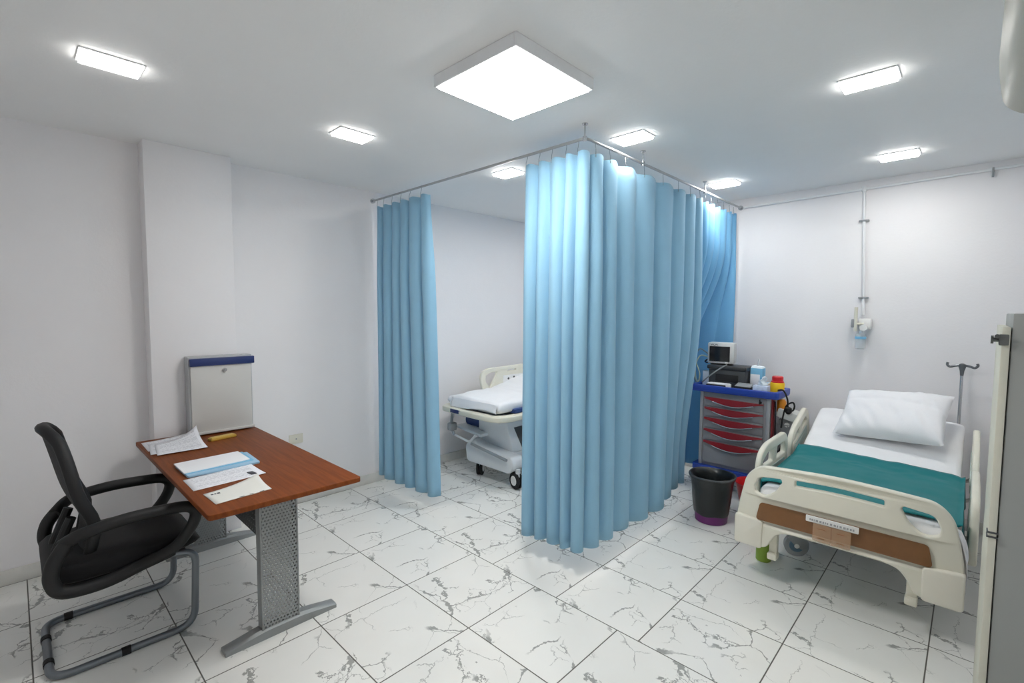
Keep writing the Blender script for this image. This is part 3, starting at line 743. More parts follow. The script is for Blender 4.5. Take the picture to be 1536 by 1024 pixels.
def teal(u, v):                              # u along bed, v across
    s0, s1 = .045 - .01 * v, .585 - .06 * v
    p, d = mpath(s0 + (s1 - s0) * u); nrm = Vector((0, -d.z, d.y))
    tt = -.10 + 1.26 * v                     # unrolled across width
    W = .912; over = .010 + .007 * noise.noise(Vector((v * 7, u * 5, 2.0))) + .004 * noise.noise(Vector((v * 16, u * 11, 6.0)))
    if tt < 0: X, dz = -.46 - W / 2 - .010, tt * .9
    elif tt > 1: X, dz = -.46 + W / 2 + .013 + .01 * sin(u * 9) * (tt - 1) * 6, -(tt - 1) * .95
    else:
        X = -.46 + (tt - .5) * (W + .018); dz = -.02 * (abs(2 * tt - 1) ** 14)
    q = Vector((X, p.y, p.z)) + nrm * over; q.z += dz
    return q
b = B(); sheet(b, teal, 40, 80)
o = single('draw_sheet', b, M_teal, 'teal green cloth spread across the middle of the white bed', 'bed sheet', (-.46, 3.7, .6), None, 70)
s = o.modifiers.new('thickness', 'SOLIDIFY'); s.thickness = .003; s.offset = 0
# pillow
b = B(); rn = random.Random(5)
def pil(u, v, sg):
    a, c = 2 * u - 1, 2 * v - 1
    ex = (1 - abs(a) ** 3.2) ** .55 * (1 - abs(c) ** 3.0) ** .6
    px = a * .320 * (1 - .06 * (1 - abs(c)) * abs(a) ** 3); py = c * .262 * (1 - .09 * (1 - abs(a) ** 2) * abs(c) ** 3)
    wr = .018 * noise.noise(Vector((px * 7 + py * 5, py * 4 - px * 2, sg * 3.0))) * ex + .013 * noise.noise(Vector((px * 21 + py * 12, py * 6 - px * 3, sg * 5.0))) * min(1, ex * 2)
    fd = .012 * math.exp(-((c - .28 + .10 * a) / .07) ** 2) * (1 if sg > 0 else 0)
    return Vector((px, py, sg * (.092 * ex + .002) + (wr - fd if sg > 0 else 0)))
for sg in (1, -1): sheet(b, lambda u, v: pil(u, v, sg), 44, 34)
bmesh.ops.remove_doubles(b, verts=b.verts, dist=.0045); bmesh.ops.recalc_face_normals(b, faces=b.faces)
mt = Matrix.Translation((-.405, 4.49, .898)) @ Matrix.Rotation(RAD(-6), 4, 'Z') @ Matrix.Rotation(RAD(-3), 4, 'Y') @ Matrix.Rotation(RAD(33), 4, 'X')
bmesh.ops.transform(b, matrix=mt, verts=b.verts)
single('pillow', b, M_pillow, 'white pillow propped at the head of the teal-covered bed', 'pillow', (-.43, 4.485, .84), None, 75)
# iv pole
t = thing('iv_pole', 'thin grey drip pole with double hook standing behind the pillow', 'drip stand', (-.045, 4.88, .40))
b = tube(B(), [(-.045, 4.88, .38), (-.045, 4.88, 1.225)], .0095, 12); part('pole', b, M_chrome, t)
b = B(); tube(b, crom([(-.125, 4.88, 1.285), (-.128, 4.88, 1.268), (-.112, 4.88, 1.253), (-.085, 4.88, 1.262), (-.045, 4.88, 1.268), (-.005, 4.88, 1.262), (.022, 4.88, 1.253), (.038, 4.88, 1.268), (.035, 4.88, 1.285)], 6), .0085, 10)
lathe(b, [(.010, 1.19), (.013, 1.225), (.022, 1.258), (.020, 1.275), (.008, 1.282)], (-.045, 4.88, 0), 14)
part('double_hook', b, mat('hook_metal', (110, 114, 118), .35, .7), t)
# ------------------------------------------------------------------ pipes and outlet on the back wall
t = thing('wall_pipe', 'white gas pipe along the top of the back wall with a vertical drop', 'pipe', (-.70, YB - .015, 2.68))
part('horizontal_pipe', tube(B(), [(-1.66, YB - .016, 2.662), (XR - .002, YB - .016, 2.70)], .011), M_pipe, t)
b = tube(B(), [(-.708, YB - .016, 2.682), (-.672, YB - .016, 1.63)], .0105); cyl(b, (-.708, YB - .016, 2.66), (-.708, YB - .016, 2.705), .016); part('vertical_pipe', b, M_pipe, t)
for z in (2.42, 1.78):
    x = -.708 + (2.682 - z) / 1.05 * .036; part('pipe_clip', box(B(), x - .035, x + .035, YB - .03, YB, z - .006, z + .006, .002), M_greyp, t)
for x in (.05,): part('pipe_clip', box(B(), x - .006, x + .006, YB - .03, YB, 2.64, 2.705, .002), M_greyp, t)
t = thing('oxygen_outlet', 'white oxygen outlet with flowmeter and bottle on the back wall', 'gas outlet', (-.66, YB, 1.55))
b = box(B(), -.70, -.61, YB - .055, YB, 1.515, 1.605, .01); part('outlet_body', b, M_white, t)
b = cyl(B(), (-.655, YB - .05, 1.53), (-.655, YB - .11, 1.53), .026); part('control_knob', b, M_white, t)
b = cyl(B(), (-.715, YB - .07, 1.50), (-.715, YB - .07, 1.70), .013); cyl(b, (-.715, YB - .07, 1.56), (-.66, YB - .06, 1.56), .010); part('flow_tube', b, M_cream, t)
b = box(B(), -.745, -.71, YB - .08, YB - .03, 1.53, 1.60, .006); part('side_valve', b, M_greyp, t)
b = lathe(B(), [(.008, 1.505), (.014, 1.485), (.036, 1.475), (.038, 1.46), (.038, 1.36), (.030, 1.352)], (-.675, YB - .075, 0), 18); bt = part('humidifier_bottle', b, M_clear, t)
b = lathe(B(), [(.0385, 1.435), (.0395, 1.44), (.0395, 1.452), (.0385, 1.456)], (-.675, YB - .075, 0), 18); part('bottle_band', b, M_lightblue, bt)
# ------------------------------------------------------------------ crash cart
FY = 4.40
t = thing('crash_cart', 'grey medical drawer cart with blue top and dark red handles by the curtain', 'trolley', (-1.5, 4.62, 0))
part('body', box(B(), -1.79, -1.205, FY, FY + .29, .24, .93, .006), M_cartgrey, t)
for x0 in (-1.795, -1.231): part('corner_post', box(B(), x0, x0 + .031, FY - .008, FY + .03, .24, .93, .006), M_cartlight, t)
part('side_trim', box(B(), -1.207, -1.19, FY + .03, FY + .10, .24, .93, .003), M_red, t, label='dark red side strip')
# tray top
b = B(); plate(b, [rpoly([(-1.865, FY - .05), (-1.135, FY - .05), (-1.135, FY + .31), (-1.865, FY + .31)], .03)], .013, .005, lambda u, v, w: (u, v, .943 + w))
o_ = rpoly([(-1.867, FY - .052), (-1.133, FY - .052), (-1.133, FY + .312), (-1.867, FY + .312)], .03); i_ = rpoly([(-1.845, FY - .03), (-1.155, FY - .03), (-1.155, FY + .29), (-1.845, FY + .29)], .02)
plate(b, [o_, i_], .025, .006, lambda u, v, w: (u, v, .965 + w)); part('tray_top', b, M_blue, t)
b = B(); plate(b, [rpoly([(-1.84, FY - .035), (-1.15, FY - .035), (-1.15, FY + .30), (-1.84, FY + .30)], .03)], .025, .006, lambda u, v, w: (u, v, .222 + w)); part('base_plate', b, M_blue, t)
zs = [(.80, .882), (.705, .79), (.60, .695), (.49, .59), (.275, .48)]
for k, (z0, z1) in enumerate(zs):
    d = part('drawer', box(B(), -1.745, -1.25, FY - .012, FY + .002, z0, z1, .004), M_cartgrey, t)
    lens = [(-1.742, z1 - .004)] + [(-1.742 + .49 * i / 20, z1 - .022 - .045 * sin(pi * min(1, max(0, (i / 20) ** .95))) ** 1.3) for i in range(21)] + [(-1.252, z1 - .014)]
    lens = [(-1.742, z1 - .004)] + [(-1.742 + .49 * i / 20, z1 - .016 - .042 * sin(pi * i / 20) ** 1.3) for i in range(21)] + [(-1.252, z1 - .012)]
    b = B(); plate(b, [lens], .010, .003, lambda u, v, w: (u, FY - .022 + w - .012 * sin(pi * (u + 1.742) / .49), v)); part('handle', b, M_red, d)
    b = tube(B(), [(-1.742 + .49 * i / 20, FY - .030 - .016 * sin(pi * i / 20), z1 - .020 - .044 * sin(pi * i / 20) ** 1.3) for i in range(3, 18)], .005, 8); part('handle_lip', b, M_chrome, d)
b = cyl(B(), (-1.275, FY - .012, .885), (-1.275, FY - .03, .885), .010); box(b, -1.278, -1.272, FY - .045, FY - .028, .875, .915, .001); part('key_lock', b, M_blackp, t)
for x, y in ((-1.74, FY + .06), (-1.26, FY + .06), (-1.74, FY + .23), (-1.26, FY + .23)): caster(t, x, y, .06, .026, RAD(20), M_rubber, hub=M_dgrey, top=.2)
TZ = .957
# items on the cart
t = thing('printer', 'dark grey printer under the monitor on the drawer cart', 'printer', (-1.60, 4.65, TZ))
part('printer_body', box(B(), -1.77, -1.44, 4.50, 4.685, TZ, 1.135, .018), M_dgrey, t)
part('printer_lid', box(B(), -1.78, -1.43, 4.485, 4.69, 1.125, 1.165, .012), mat('printer_lid_plastic', (48, 50, 53), .4), t)
part('front_panel', box(B(), -1.70, -1.50, 4.492, 4.503, 1.02, 1.085, .004), M_blackp, t)
t = thing('patient_monitor', 'pale grey patient monitor with black screen on top of the printer', 'monitor', (-1.68, 4.66, 1.165))
rm = Matrix.Translation((-1.68, 4.585, 1.165)) @ Matrix.Rotation(RAD(10), 4, 'Z')
part('housing', box(B(), -.115, .115, -.065, .075, 0.012, .205, .012, mtx=rm), mat('monitor_housing_plastic', (206, 208, 208), .45), t)
part('screen', box(B(), -.098, .078, -.072, -.062, .032, .172, .004, mtx=rm), M_screen, t)
b = B(); tube(b, [rm @ Vector(p) for p in crom([(-.085, -.070, .182), (-.07, -.070, .190), (-.055, -.070, .180), (-.04, -.070, .190), (-.025, -.070, .183)], 5)], .002, 6); part('brand_mark', b, M_ink, t)
b = box(B(), .04, .065, -.078, -.062, .014, .027, .003, mtx=rm); part('button', b, M_white, t)
b = box(B(), -.09, .09, -.05, .06, 0, .014, .003, mtx=rm); part('foot', b, M_blackp, t)
t = thing('recorder', 'flat black recorder with grey cover in front of the printer on cart', 'medical device', (-1.42, 4.44, TZ))
part('recorder_body', box(B(), -1.50, -1.355, 4.385, 4.485, TZ, 1.005, .008), M_blackp, t); part('recorder_lid', hexa(B(), [(-1.495, 4.39, 1.004), (-1.36, 4.39, 1.004), (-1.36, 4.48, 1.004), (-1.495, 4.48, 1.004), (-1.49, 4.395, 1.012), (-1.365, 4.395, 1.012), (-1.365, 4.475, 1.028), (-1.49, 4.475, 1.028)], .002), M_greyp, t)
t = thing('paper_tray', 'black document tray with white sheets at the left of the cart top', 'tray', (-1.66, 4.44, TZ))
part('tray_body', box(B(), -1.745, -1.575, 4.385, 4.485, TZ, .998, .008), M_blackp, t); part('sheet_stack', box(B(), -1.74, -1.56, 4.40, 4.48, .997, 1.008, .003), M_plain, t)
b = box(B(), -1.565, -1.522, 4.375, 4.40, TZ, 1.015, .003); single('white_card_box', b, M_white, 'narrow white pack between the two black units on the cart', 'box', (-1.545, 4.39, TZ))
t = thing('medicine_carton', 'tall white and light blue carton right of the printer', 'box', (-1.385, 4.66, TZ))
part('carton', box(B(), -1.425, -1.325, 4.58, 4.67, TZ, 1.155, .003), M_lightblue, t); part('carton_face', box(B(), -1.423, -1.345, 4.577, 4.5815, TZ + .002, 1.10, .001), M_plain, t); part('carton_flap', hexa(B(), [(-1.425, 4.58, 1.154), (-1.325, 4.58, 1.154), (-1.325, 4.67, 1.154), (-1.425, 4.67, 1.154), (-1.415, 4.59, 1.175), (-1.335, 4.59, 1.170), (-1.335, 4.66, 1.17), (-1.415, 4.66, 1.175)], .002), M_tissue, t)
part('dropper_tip', cyl(B(), (-1.38, 4.64, 1.17), (-1.375, 4.64, 1.235), .008, .005), M_clear, t)
t = thing('tissue_box', 'small printed tissue box with pulled tissue at the cart front edge', 'tissue box', (-1.285, 4.42, TZ))
part('carton', box(B(), -1.34, -1.225, 4.375, 4.465, TZ, 1.028, .003), mat('tissue_box_card', (196, 206, 226), .6, var=.2, scale=40), t)
b = B(); sheet(b, lambda u, v: (-1.285 + (u - .5) * .085 * (1 - .55 * v) + .02 * v + .008 * sin(9 * v), 4.42 + .02 * sin(u * 7 + v * 3) * (1 - .3 * v), 1.026 + .085 * v * (1 - .35 * abs(u - .5))), 10, 10); o = part('tissue', b, M_tissue, t, 80); s = o.modifiers.new('thickness', 'SOLIDIFY'); s.thickness = .002
t = thing('glove_box', 'white glove carton behind the tissue box on the cart', 'box', (-1.255, 4.56, TZ))
part('carton', box(B(), -1.315, -1.255, 4.48, 4.62, TZ, 1.035, .003), M_white, t); part('opening', box(B(), -1.30, -1.27, 4.51, 4.59, 1.034, 1.037), M_lightblue, t)
t = thing('sharps_container', 'yellow sharps container with red lid at the cart right corner', 'sharps bin', (-1.19, 4.545, TZ))
part('tub', lathe(B(), [(.046, TZ), (.052, TZ + .005), (.056, 1.045), (.052, 1.052)], (-1.192, 4.545, 0), 24), M_yellow, t); part('lid', lathe(B(), [(.050, 1.050), (.050, 1.062), (.044, 1.066), (.044, 1.098), (.038, 1.106)], (-1.192, 4.545, 0), 24), M_bright_red, t)
t = thing('orange_bottle', 'orange bottle hanging under the right edge of the cart top', 'bottle', (-1.150, 4.53, .80))
part('bottle_body', lathe(B(), [(.03, .80), (.036, .806), (.036, .895), (.022, .915)], (-1.150, 4.53, 0), 18), M_orange, t); part('bottle_cap', lathe(B(), [(.018, .913), (.018, .928), (.015, .93)], (-1.150, 4.53, 0), 14), M_white, t)
# basket with suction unit on the right side
t = thing('wire_basket', 'dark wire basket hooked on the right side of the drawer cart', 'basket', (-1.10, 4.62, .45))
b = B()
for z in (.45, .53, .62, .70): tube(b, fillet([(-1.188, 4.50, z), (-1.03, 4.50, z), (-1.03, 4.66, z), (-1.188, 4.66, z)], .02), .003, 6)
for x, y in ((-1.14, 4.50), (-1.09, 4.50), (-1.04, 4.50), (-1.03, 4.56), (-1.03, 4.63), (-1.03, 4.65), (-1.04, 4.66), (-1.09, 4.66), (-1.14, 4.66)): tube(b, [(x, y, .45), (x, y, .70)], .0022, 6)
part('basket_wire', b, M_gtube, t); part('basket_floor', box(B(), -1.188, -1.035, 4.505, 4.655, .446, .452), M_dgrey, t)
t = thing('suction_unit', 'grey boxy suction device resting in the side basket of the cart', 'medical device', (-1.11, 4.63, .453))
part('device_body', box(B(), -1.175, -1.045, 4.53, 4.64, .453, .74, .01), M_greyp, t)
rt = Matrix.Translation((-1.085, 4.56, .79)) @ Matrix.Rotation(RAD(14), 4, 'Y')
part('device_head', box(B(), -.085, .085, -.09, .07, -.04, .035, .01, mtx=rt), mat('pale_device_plastic', (206, 209, 206), .4), t)
part('device_dial', cyl(B(), (-1.10, 4.532, .70), (-1.10, 4.512, .70), .02), M_white, t)
def cable(pts, r, m, label, cat='cable', k=8): 
    P = crom(pts, k); return single('cable' if m is not M_tubing else 'tubing', tube(B(), P, r, 8), m, label, cat, tuple(Vector(pts[0])), None)
cable([(-1.165, 4.47, .995), (-1.12, 4.45, 1.0), (-1.09, 4.46, .93), (-1.085, 4.47, .86), (-1.06, 4.50, .83), (-1.045, 4.50, .87), (-1.06, 4.50, .90), (-1.10, 4.48, .87), (-1.12, 4.47, .78), (-1.13, 4.465, .68)], .007, M_blackp, 'black cable looping over the cart right corner onto the suction device')
cable([(-1.178, 4.45, .90), (-1.172, 4.445, .75), (-1.17, 4.45, .60), (-1.165, 4.46, .50), (-1.14, 4.47, .48), (-1.12, 4.475, .56)], .006, M_blackp, 'black cable hanging straight down the right side of the cart')
b = lathe(B(), [(.012, .70), (.026, .69), (.028, .66), (.012, .64)], (-1.08, 4.46, .165), 14); single('probe_handle', b, M_blackp, 'black bulb of the cable lying on the grey suction device', 'probe', (-1.08, 4.46, .83))
cable([(-1.74, 4.60, 1.19), (-1.80, 4.55, 1.23), (-1.85, 4.50, 1.24), (-1.88, 4.47, 1.15), (-1.87, 4.46, 1.04), (-1.84, 4.45, 1.00), (-1.83, 4.45, 1.08), (-1.86, 4.44, 1.17)], .006, M_tubing, 'pale tubing looped at the left side of the patient monitor', 'tubing')
cable([(-1.76, 4.60, 1.21), (-1.83, 4.56, 1.28), (-1.87, 4.52, 1.30), (-1.895, 4.48, 1.20), (-1.89, 4.47, 1.05), (-1.86, 4.46, .985)], .005, M_gtube, 'grey lead hanging down beside the curtain left of the monitor')
cable([(-1.60, 4.497, 1.174), (-1.66, 4.455, 1.13), (-1.74, 4.44, 1.06), (-1.80, 4.44, 1.00)], .006, M_gtube, 'grey cable drooping across the front of the printer')
cable([(-1.76, 4.62, 1.19), (-1.79, 4.58, 1.21), (-1.82, 4.55, 1.19), (-1.80, 4.53, 1.18), (-1.77, 4.53, 1.185)], .007, M_blackp, 'short black cable coiled at the lower left of the patient monitor')
cable([(-1.868, 4.38, .99), (-1.885, 4.37, .95), (-1.88, 4.36, .90), (-1.87, 4.36, .86)], .005, M_blackp, 'short black strap dangling from the cart top left corner')
b = box(B(), -1.83, -1.755, 4.52, 4.62, TZ, 1.10, .004); single('white_carton', b, M_tissue, 'pale carton left of the printer under the tangled leads', 'box', (-1.79, 4.57, TZ))
# ------------------------------------------------------------------ bin, basin, green item
t = thing('waste_bin', 'purple bucket lined with a black bag on the floor by the cart', 'bin', (-1.435, 3.80, 0))
cxx, cyy = -1.437, 3.80
part('bucket', lathe(B(), [(.112, 0), (.120, .006), (.125, .075), (.153, .345), (.146, .345), (.112, .012)], (cxx, cyy, 0), 36), M_purple, t, label='purple bucket')
b = B(); rings = []
for k, (r, z) in enumerate([(.128, .066), (.131, .075), (.137, .13), (.144, .20), (.150, .27), (.162, .335), (.172, .352), (.174, .366), (.162, .374), (.148, .366), (.135, .33), (.124, .24), (.108, .12), (.09, .05), (.02, .04)]):
    rings.append([(cxx + (r + (.005 if 1 < k < 6 or k > 9 else .002) * noise.noise(Vector((cos(a) * 3, sin(a) * 3, z * 9)))) * cos(a), cyy + (r + .005 * noise.noise(Vector((cos(a) * 4, sin(a) * 4, z * 7 + 3)))) * sin(a), z + (.004 * sin(a * 5) if k < 2 else .005 * noise.noise(Vector((cos(a) * 2, sin(a) * 2, 9))))) for a in [2 * pi * j / 56 for j in range(56)]])
loft(b, rings); part('bin_bag', b, M_bag, t, 60, label='black plastic liner')
b = tube(B(), [(cxx + .169 * cos(a), cyy + .169 * sin(a), .366 + .003 * sin(3 * a)) for a in [2 * pi * j / 48 for j in range(48)]], .008, 8, True); part('rim', b, M_dgrey, t)
b = lathe(B(), [(.075, 0), (.080, .004), (.098, .10), (.118, .205), (.126, .222), (.130, .226), (.128, .230), (.114, .212), (.095, .10), (.07, .008)], (-1.215, 4.05, .070), 32)
t = thing('red_basin', 'red plastic tub on the floor between the black bin and the bed', 'basin', (-1.215, 4.05, 0))
part('tub', b, M_bright_red, t)
b = lathe(B(), [(.07, 0), (.075, .004), (.055, .03), (.055, .06), (.078, .071)], (-1.215, 4.05, 0), 24); part('foot_ring', b, M_bright_red, t)
t = thing('green_bottle', 'green plastic bottle on the floor behind the footboard left corner', 'bottle', (-.94, 3.42, 0))
part('bottle_body', lathe(B(), [(.04, 0), (.046, .006), (.046, .17), (.030, .20), (.018, .215)], (-.94, 3.42, 0), 20), M_green, t); part('cap', lathe(B(), [(.020, .213), (.020, .24), (.016, .243)], (-.94, 3.42, 0), 16), M_white, t)
# ------------------------------------------------------------------ gurney in the cubicle
GX0, GX1, GY0, GY1 = -3.87, -2.985, 2.96, 4.88; GC = (GX0 + GX1) / 2
M_gw = mat('gurney_white', (222, 224, 226), .4); M_gb = mat('gurney_navy_pad', (36, 62, 116), .55)
t = thing('gurney', 'white patient stretcher trolley inside the curtained cubicle', 'stretcher', (GC, 3.9, 0))
o_ = rpoly([(GX0, GY0 + .10), (GX0 + .05, GY0 + .02), (GC, GY0), (GX1 - .08, GY0), (GX1, GY0 + .10), (GX1, GY1), (GX0, GY1)], [.08, .08, .3, .08, .08, .15, .15], 8)
def inset(o, d):
    c = Vector((GC, (GY0 + GY1) / 2)); return [((p[0] - GC) * (1 - d / .44) + GC, (p[1] - c.y) * (1 - d / .96) + c.y) for p in o]
b = B(); plate(b, [o_, inset(o_, .055)], .027, .014, lambda u, v, w: (u, v, .672 + w)); bp_ = part('bumper_rim', b, mat('gurney_cream_bumper', (226, 222, 204), .45), t, 50)
b = box(B(), GX0 + .20, GX0 + .36, GY0 - .008, GY0 + .02, .655, .692, .003); part('name_plate', b, M_navy, bp_)
b = B(); plate(b, [inset(o_, .05)], .016, .004, lambda u, v, w: (u, v, .655 + w)); box(b, GC - .30, GC + .30, GY0 + .12, GY1 - .10, .60, .645, .006); part('deck', b, M_gw, t)
# pedestals and shrouds
b = B(); hexa(b, [(GC - .17, GY0 + .30, .30), (GC + .33, GY0 + .30, .30), (GC + .33, GY1 - .3, .30), (GC - .17, GY1 - .3, .30), (GC - .06, GY0 + .20, .61), (GC + .33, GY0 + .20, .61), (GC + .33, GY1 - .25, .61), (GC - .06, GY1 - .25, .61)], .02); part('pedestal', b, M_gw, t)
b = hexa(B(), [(GC + .325, GY0 + .42, .33), (GC + .34, GY0 + .42, .33), (GC + .34, GY1 - .5, .33), (GC + .325, GY1 - .5, .33), (GC + .325, GY0 + .30, .55), (GC + .34, GY0 + .30, .55), (GC + .34, GY1 - .4, .55), (GC + .325, GY1 - .4, .55)]); rc_ = part('storage_recess', b, M_dgrey, t)
b = hexa(B(), [(GC + .338, GY0 + .62, .33), (GC + .346, GY0 + .62, .33), (GC + .346, GY0 + .70, .33), (GC + .338, GY0 + .70, .33), (GC + .338, GY0 + .46, .56), (GC + .346, GY0 + .46, .56), (GC + .346, GY0 + .56, .56), (GC + .338, GY0 + .56, .56)]); part('strap', b, M_gb, rc_)
b = hexa(B(), [(GC - .36, GY0 + .16, .46), (GC + .02, GY0 + .16, .42), (GC + .02, GY0 + .7, .42), (GC - .36, GY0 + .7, .46), (GC - .36, GY0 + .16, .485), (GC + .02, GY0 + .16, .45), (GC + .02, GY0 + .7, .45), (GC - .36, GY0 + .7, .485)], .005)
tube(b, fillet([(GC - .36, GY0 + .14, .60), (GC - .40, GY0 + .12, .50), (GC - .37, GY0 + .12, .40), (GC - .10, GY0 + .12, .36), (GC - .03, GY0 + .14, .44)], .03), .012); part('foot_shelf', b, M_gw, t)
b = lathe(B(), [(.02, -.16), (.07, -.15), (.07, .15), (.02, .16)], (GC - .17, GY0 + .33, .53), 18, 'x'); part('bolster', b, M_gb, t)
b = tube(B(), fillet([(GX0 + .10, GY0 + .10, .62), (GX0 + .085, GY0 + .10, .47), (GX0 + .13, GY0 + .10, .40)], .02), .014); box(b, GX0 + .07, GX0 + .13, GY0 + .06, GY0 + .14, .44, .52, .01); part('brake_lever', b, M_greyp, t)
b = B(); plate(b, [rpoly([(GX0 + .26, .16), (GX0 + .24, .30), (GX0 + .34, .38), (GC - .05, .33), (GC + .25, .30), (GX1 - .02, .29), (GX1, .22), (GX1 - .05, .16)], .03)], .075, .015, lambda u, v, w: (u, GY0 + .24 + w, v))
plate(b, [rpoly([(GX0 + .26, .16), (GX0 + .24, .30), (GX0 + .34, .34), (GX1 - .02, .29), (GX1, .22), (GX1 - .05, .16)], .03)], .075, .015, lambda u, v, w: (u, GY1 - .3 + w, v))
box(b, GC - .16, GC + .34, GY0 + .3, GY1 - .3, .18, .30, .02); part('base_frame', b, M_gw, t)
b = tube(B(), [(GX0 + .36, GY0 + .13, .345), (GX1 - .04, GY0 + .13, .285)], .014); part('pedal_bar', b, M_greyp, t)
for x, y, a in ((GX0 + .34, GY0 + .27, RAD(35)), (GX1 - .02, GY0 + .24, RAD(76)), (GX0 + .34, GY1 - .3, 0), (GX1 - .03, GY1 - .3, 0)): caster(t, x, y, .078, .024, a, M_rubber, twin=True, hub=M_white, top=.19, mf=M_gw)
ol = rpoly([(3.60, .735), (3.50, .80), (3.47, .90), (3.48, .985), (3.56, 1.018), (4.28, 1.03), (4.36, .98), (4.36, .735)], [.04, .05, .05, .05, .05, .06, .06, .03], 6)
h1 = rpoly([(3.60, .80), (3.525, .88), (3.53, .96), (3.60, .985), (3.72, .988), (3.70, .93)], .025); h2 = rpoly([(3.86, .965), (3.87, .998), (4.02, 1.0), (4.02, .968)], .015)
b = B(); plate(b, [ol, h1, h2], .016, .009, lambda u, v, w: (GX0 + .075 + w, u, v)); sr = part('side_rail', b, M_cream, t, 50)
cp_ = part('control_panel', box(B(), GX0 + .088, GX0 + .095, 3.80, 4.14, .83, .93, .003), M_white, sr)
for y, z in ((3.88, .89), (3.97, .90), (4.05, .89), (3.90, .855)): part('rail_button', cyl(B(), (GX0 + .094, y, z), (GX0 + .099, y, z), .013), M_dgrey, sr)
for y in (3.66, 4.28): part('rail_post', tube(B(), [(GX0 + .075, y, .75), (GX0 + .075, y, .66)], .012), M_gw, sr)
# gurney mattress
def gpath(s):
    p = crom([(0, GY0 + .055, .815), (0, 3.3, .82), (0, 3.52, .824), (0, 3.68, .838), (0, 4.0, .905), (0, 4.6, 1.06)], 8)
    f = s * (len(p) - 1); i = min(int(f), len(p) - 2); return p[i] + (p[i + 1] - p[i]) * (f - i), (p[i + 1] - p[i]).normalized()
b = B(); rings = []
for i in range(41):
    s = i / 40; p, d = gpath(s); nrm = Vector((0, -d.z, d.y)); ring = []
    e = max(.2, (1 - abs(2 * s - 1) ** 30) ** .5 if 0 < s < 1 else .2)
    for j in range(36):
        a = 2 * pi * j / 36; ca, sa = cos(a), sin(a)
        X = GC - .0 + .37 * math.copysign(abs(ca) ** .25, ca) * (.96 + .04 * e); h = .058 * math.copysign(abs(sa) ** .5, sa) * e
        wr = .012 * noise.noise(Vector((X * 6, s * 8, 2.3))) + .008 * noise.noise(Vector((X * 13, s * 15, 7.3)))
        q = Vector((X, p.y, p.z)) + nrm * (h - .058 + (wr if sa > -.2 else 0)); ring.append(q)
    rings.append(ring)
loft(b, rings); bmesh.ops.recalc_face_normals(b, faces=b.faces)
m_ = thing('stretcher_mattress', 'white sheeted mattress on the stretcher inside the cubicle', 'mattress', (GC, 3.8, .70)); part('sheet_cover', b, M_sheet, m_, 70)
b = B(); box(b, GC + .02, GC + .405, GY0 + .24, GY0 + 1.0, .70, .742, .01); part('mattress_edge', b, M_gb, m_, label='navy mattress underside')
b = B(); sheet(b, lambda u, v: (GC - .30 + .66 * u + .01 * sin(v * 7), GY0 + .06 - .02 * v + .006 * sin(u * 11), .80 - .085 * v - .015 * v * sin(u * 5 + 1)), 20, 8); o = part('sheet_hem', b, M_sheet, m_, 70); s = o.modifiers.new('thickness', 'SOLIDIFY'); s.thickness = .003
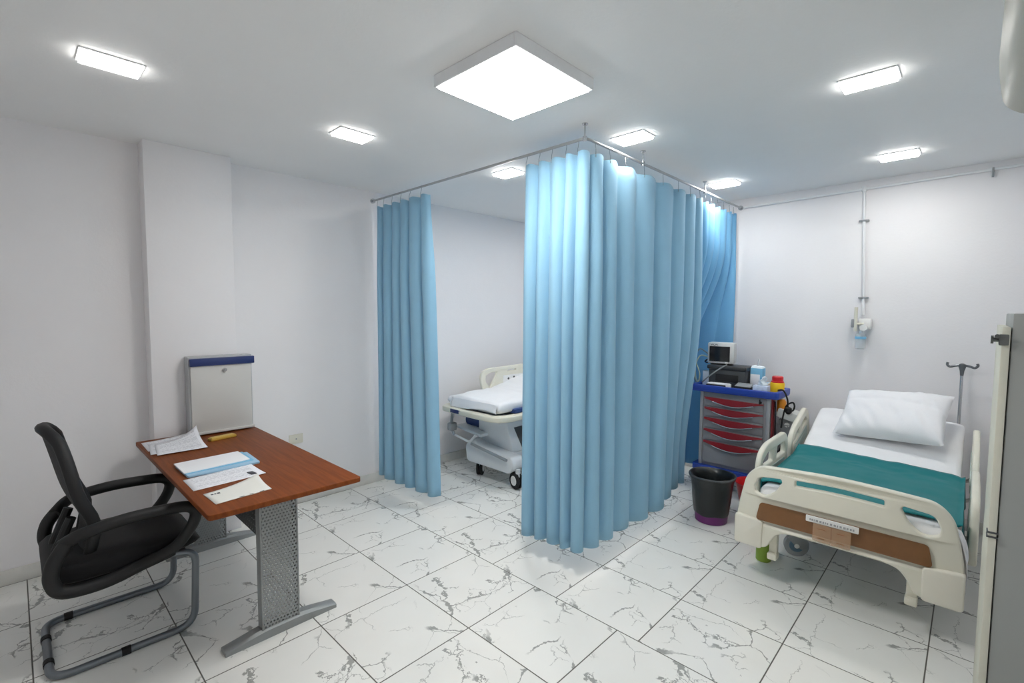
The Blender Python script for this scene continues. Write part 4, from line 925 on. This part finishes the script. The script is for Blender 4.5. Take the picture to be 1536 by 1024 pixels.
# ------------------------------------------------------------------ cabinet and air conditioner at the right edge
t = thing('metal_cabinet', 'tall grey metal cabinet with cream door edge at the right of the view', 'cabinet', (.22, 2.5, 0))
part('body', box(B(), .094, XR - .003, 2.30, 2.78, .02, 1.652, .004), M_cabgrey, t)
b = box(B(), .070, .091, 2.296, 2.78, .03, 1.607, .003); d = part('door', b, M_cabcream, t)
for z in (.885, .90): part('hinge', box(B(), .066, .095, 2.292, 2.33, z, z + .006, .001), M_dgrey, d)
b = cyl(B(), (.070, 2.32, 1.563), (.050, 2.32, 1.563), .008); cyl(b, (.052, 2.32, 1.563), (.045, 2.32, 1.563), .014); box(b, .064, .088, 2.288, 2.335, 1.545, 1.582, .003); cyl(b, (.06, 2.31, 1.575), (.06, 2.29, 1.575), .007); part('latch', b, mat('latch_metal', (104, 106, 104), .35, .7), d)
part('plinth', box(B(), .11, XR - .02, 2.32, 2.76, 0, .022), M_dgrey, t)
t = thing('air_conditioner', 'cream wall air conditioner at the upper right edge, mostly out of view', 'air conditioner', (.2, 1.9, 2.3))
prof = rpoly([(XR - .002, 2.31), (.095, 2.30), (.048, 2.335), (.030, 2.46), (.034, 2.58), (.060, 2.66), (.10, 2.69), (XR - .002, 2.69)], [.01, .02, .04, .08, .08, .04, .03, .01], 6)
b = B(); plate(b, [prof], .42, .012, lambda u, v, w: (u, 1.88 + w, v)); part('casing', b, M_ac, t)
b = B(); plate(b, [rpoly([(.085, 2.306), (.055, 2.345), (.060, 2.35), (.09, 2.312)], .002)], .36, .001, lambda u, v, w: (u - .004, 1.88 + w, v)); part('louver', b, M_dgrey, t)
# ------------------------------------------------------------------ camera, world, render look
yaw, pit, rol = RAD(43.81), RAD(3.61), RAD(.33)
f = Vector((-sin(yaw) * cos(pit), cos(yaw) * cos(pit), -sin(pit))); r0 = Vector((cos(yaw), sin(yaw), 0)); u0 = r0.cross(f)
r = cos(rol) * r0 + sin(rol) * u0; u = -sin(rol) * r0 + cos(rol) * u0
cam = bpy.data.cameras.new('camera'); co = bpy.data.objects.new('camera', cam); C.objects.link(co)
co.matrix_world = Matrix(((r.x, u.x, -f.x, 0), (r.y, u.y, -f.y, 0), (r.z, u.z, -f.z, 1.65), (0, 0, 0, 1)))
cam.sensor_width = 36; cam.lens = 721.0 / 1536 * 36; cam.clip_start = .02
sc.camera = co
w = bpy.data.worlds.new('world'); sc.world = w; w.use_nodes = True
w.node_tree.nodes['Background'].inputs[0].default_value = (.8, .85, .9, 1); w.node_tree.nodes['Background'].inputs[1].default_value = .0
sc.view_settings.view_transform = 'Standard'; sc.view_settings.look = 'None'; sc.view_settings.gamma = 1; sc.view_settings.use_curve_mapping = False
sc.view_settings.exposure = 0.1
sc.cycles.use_denoising = True; sc.cycles.max_bounces = 10; sc.cycles.diffuse_bounces = 6; sc.cycles.sample_clamp_indirect = 4
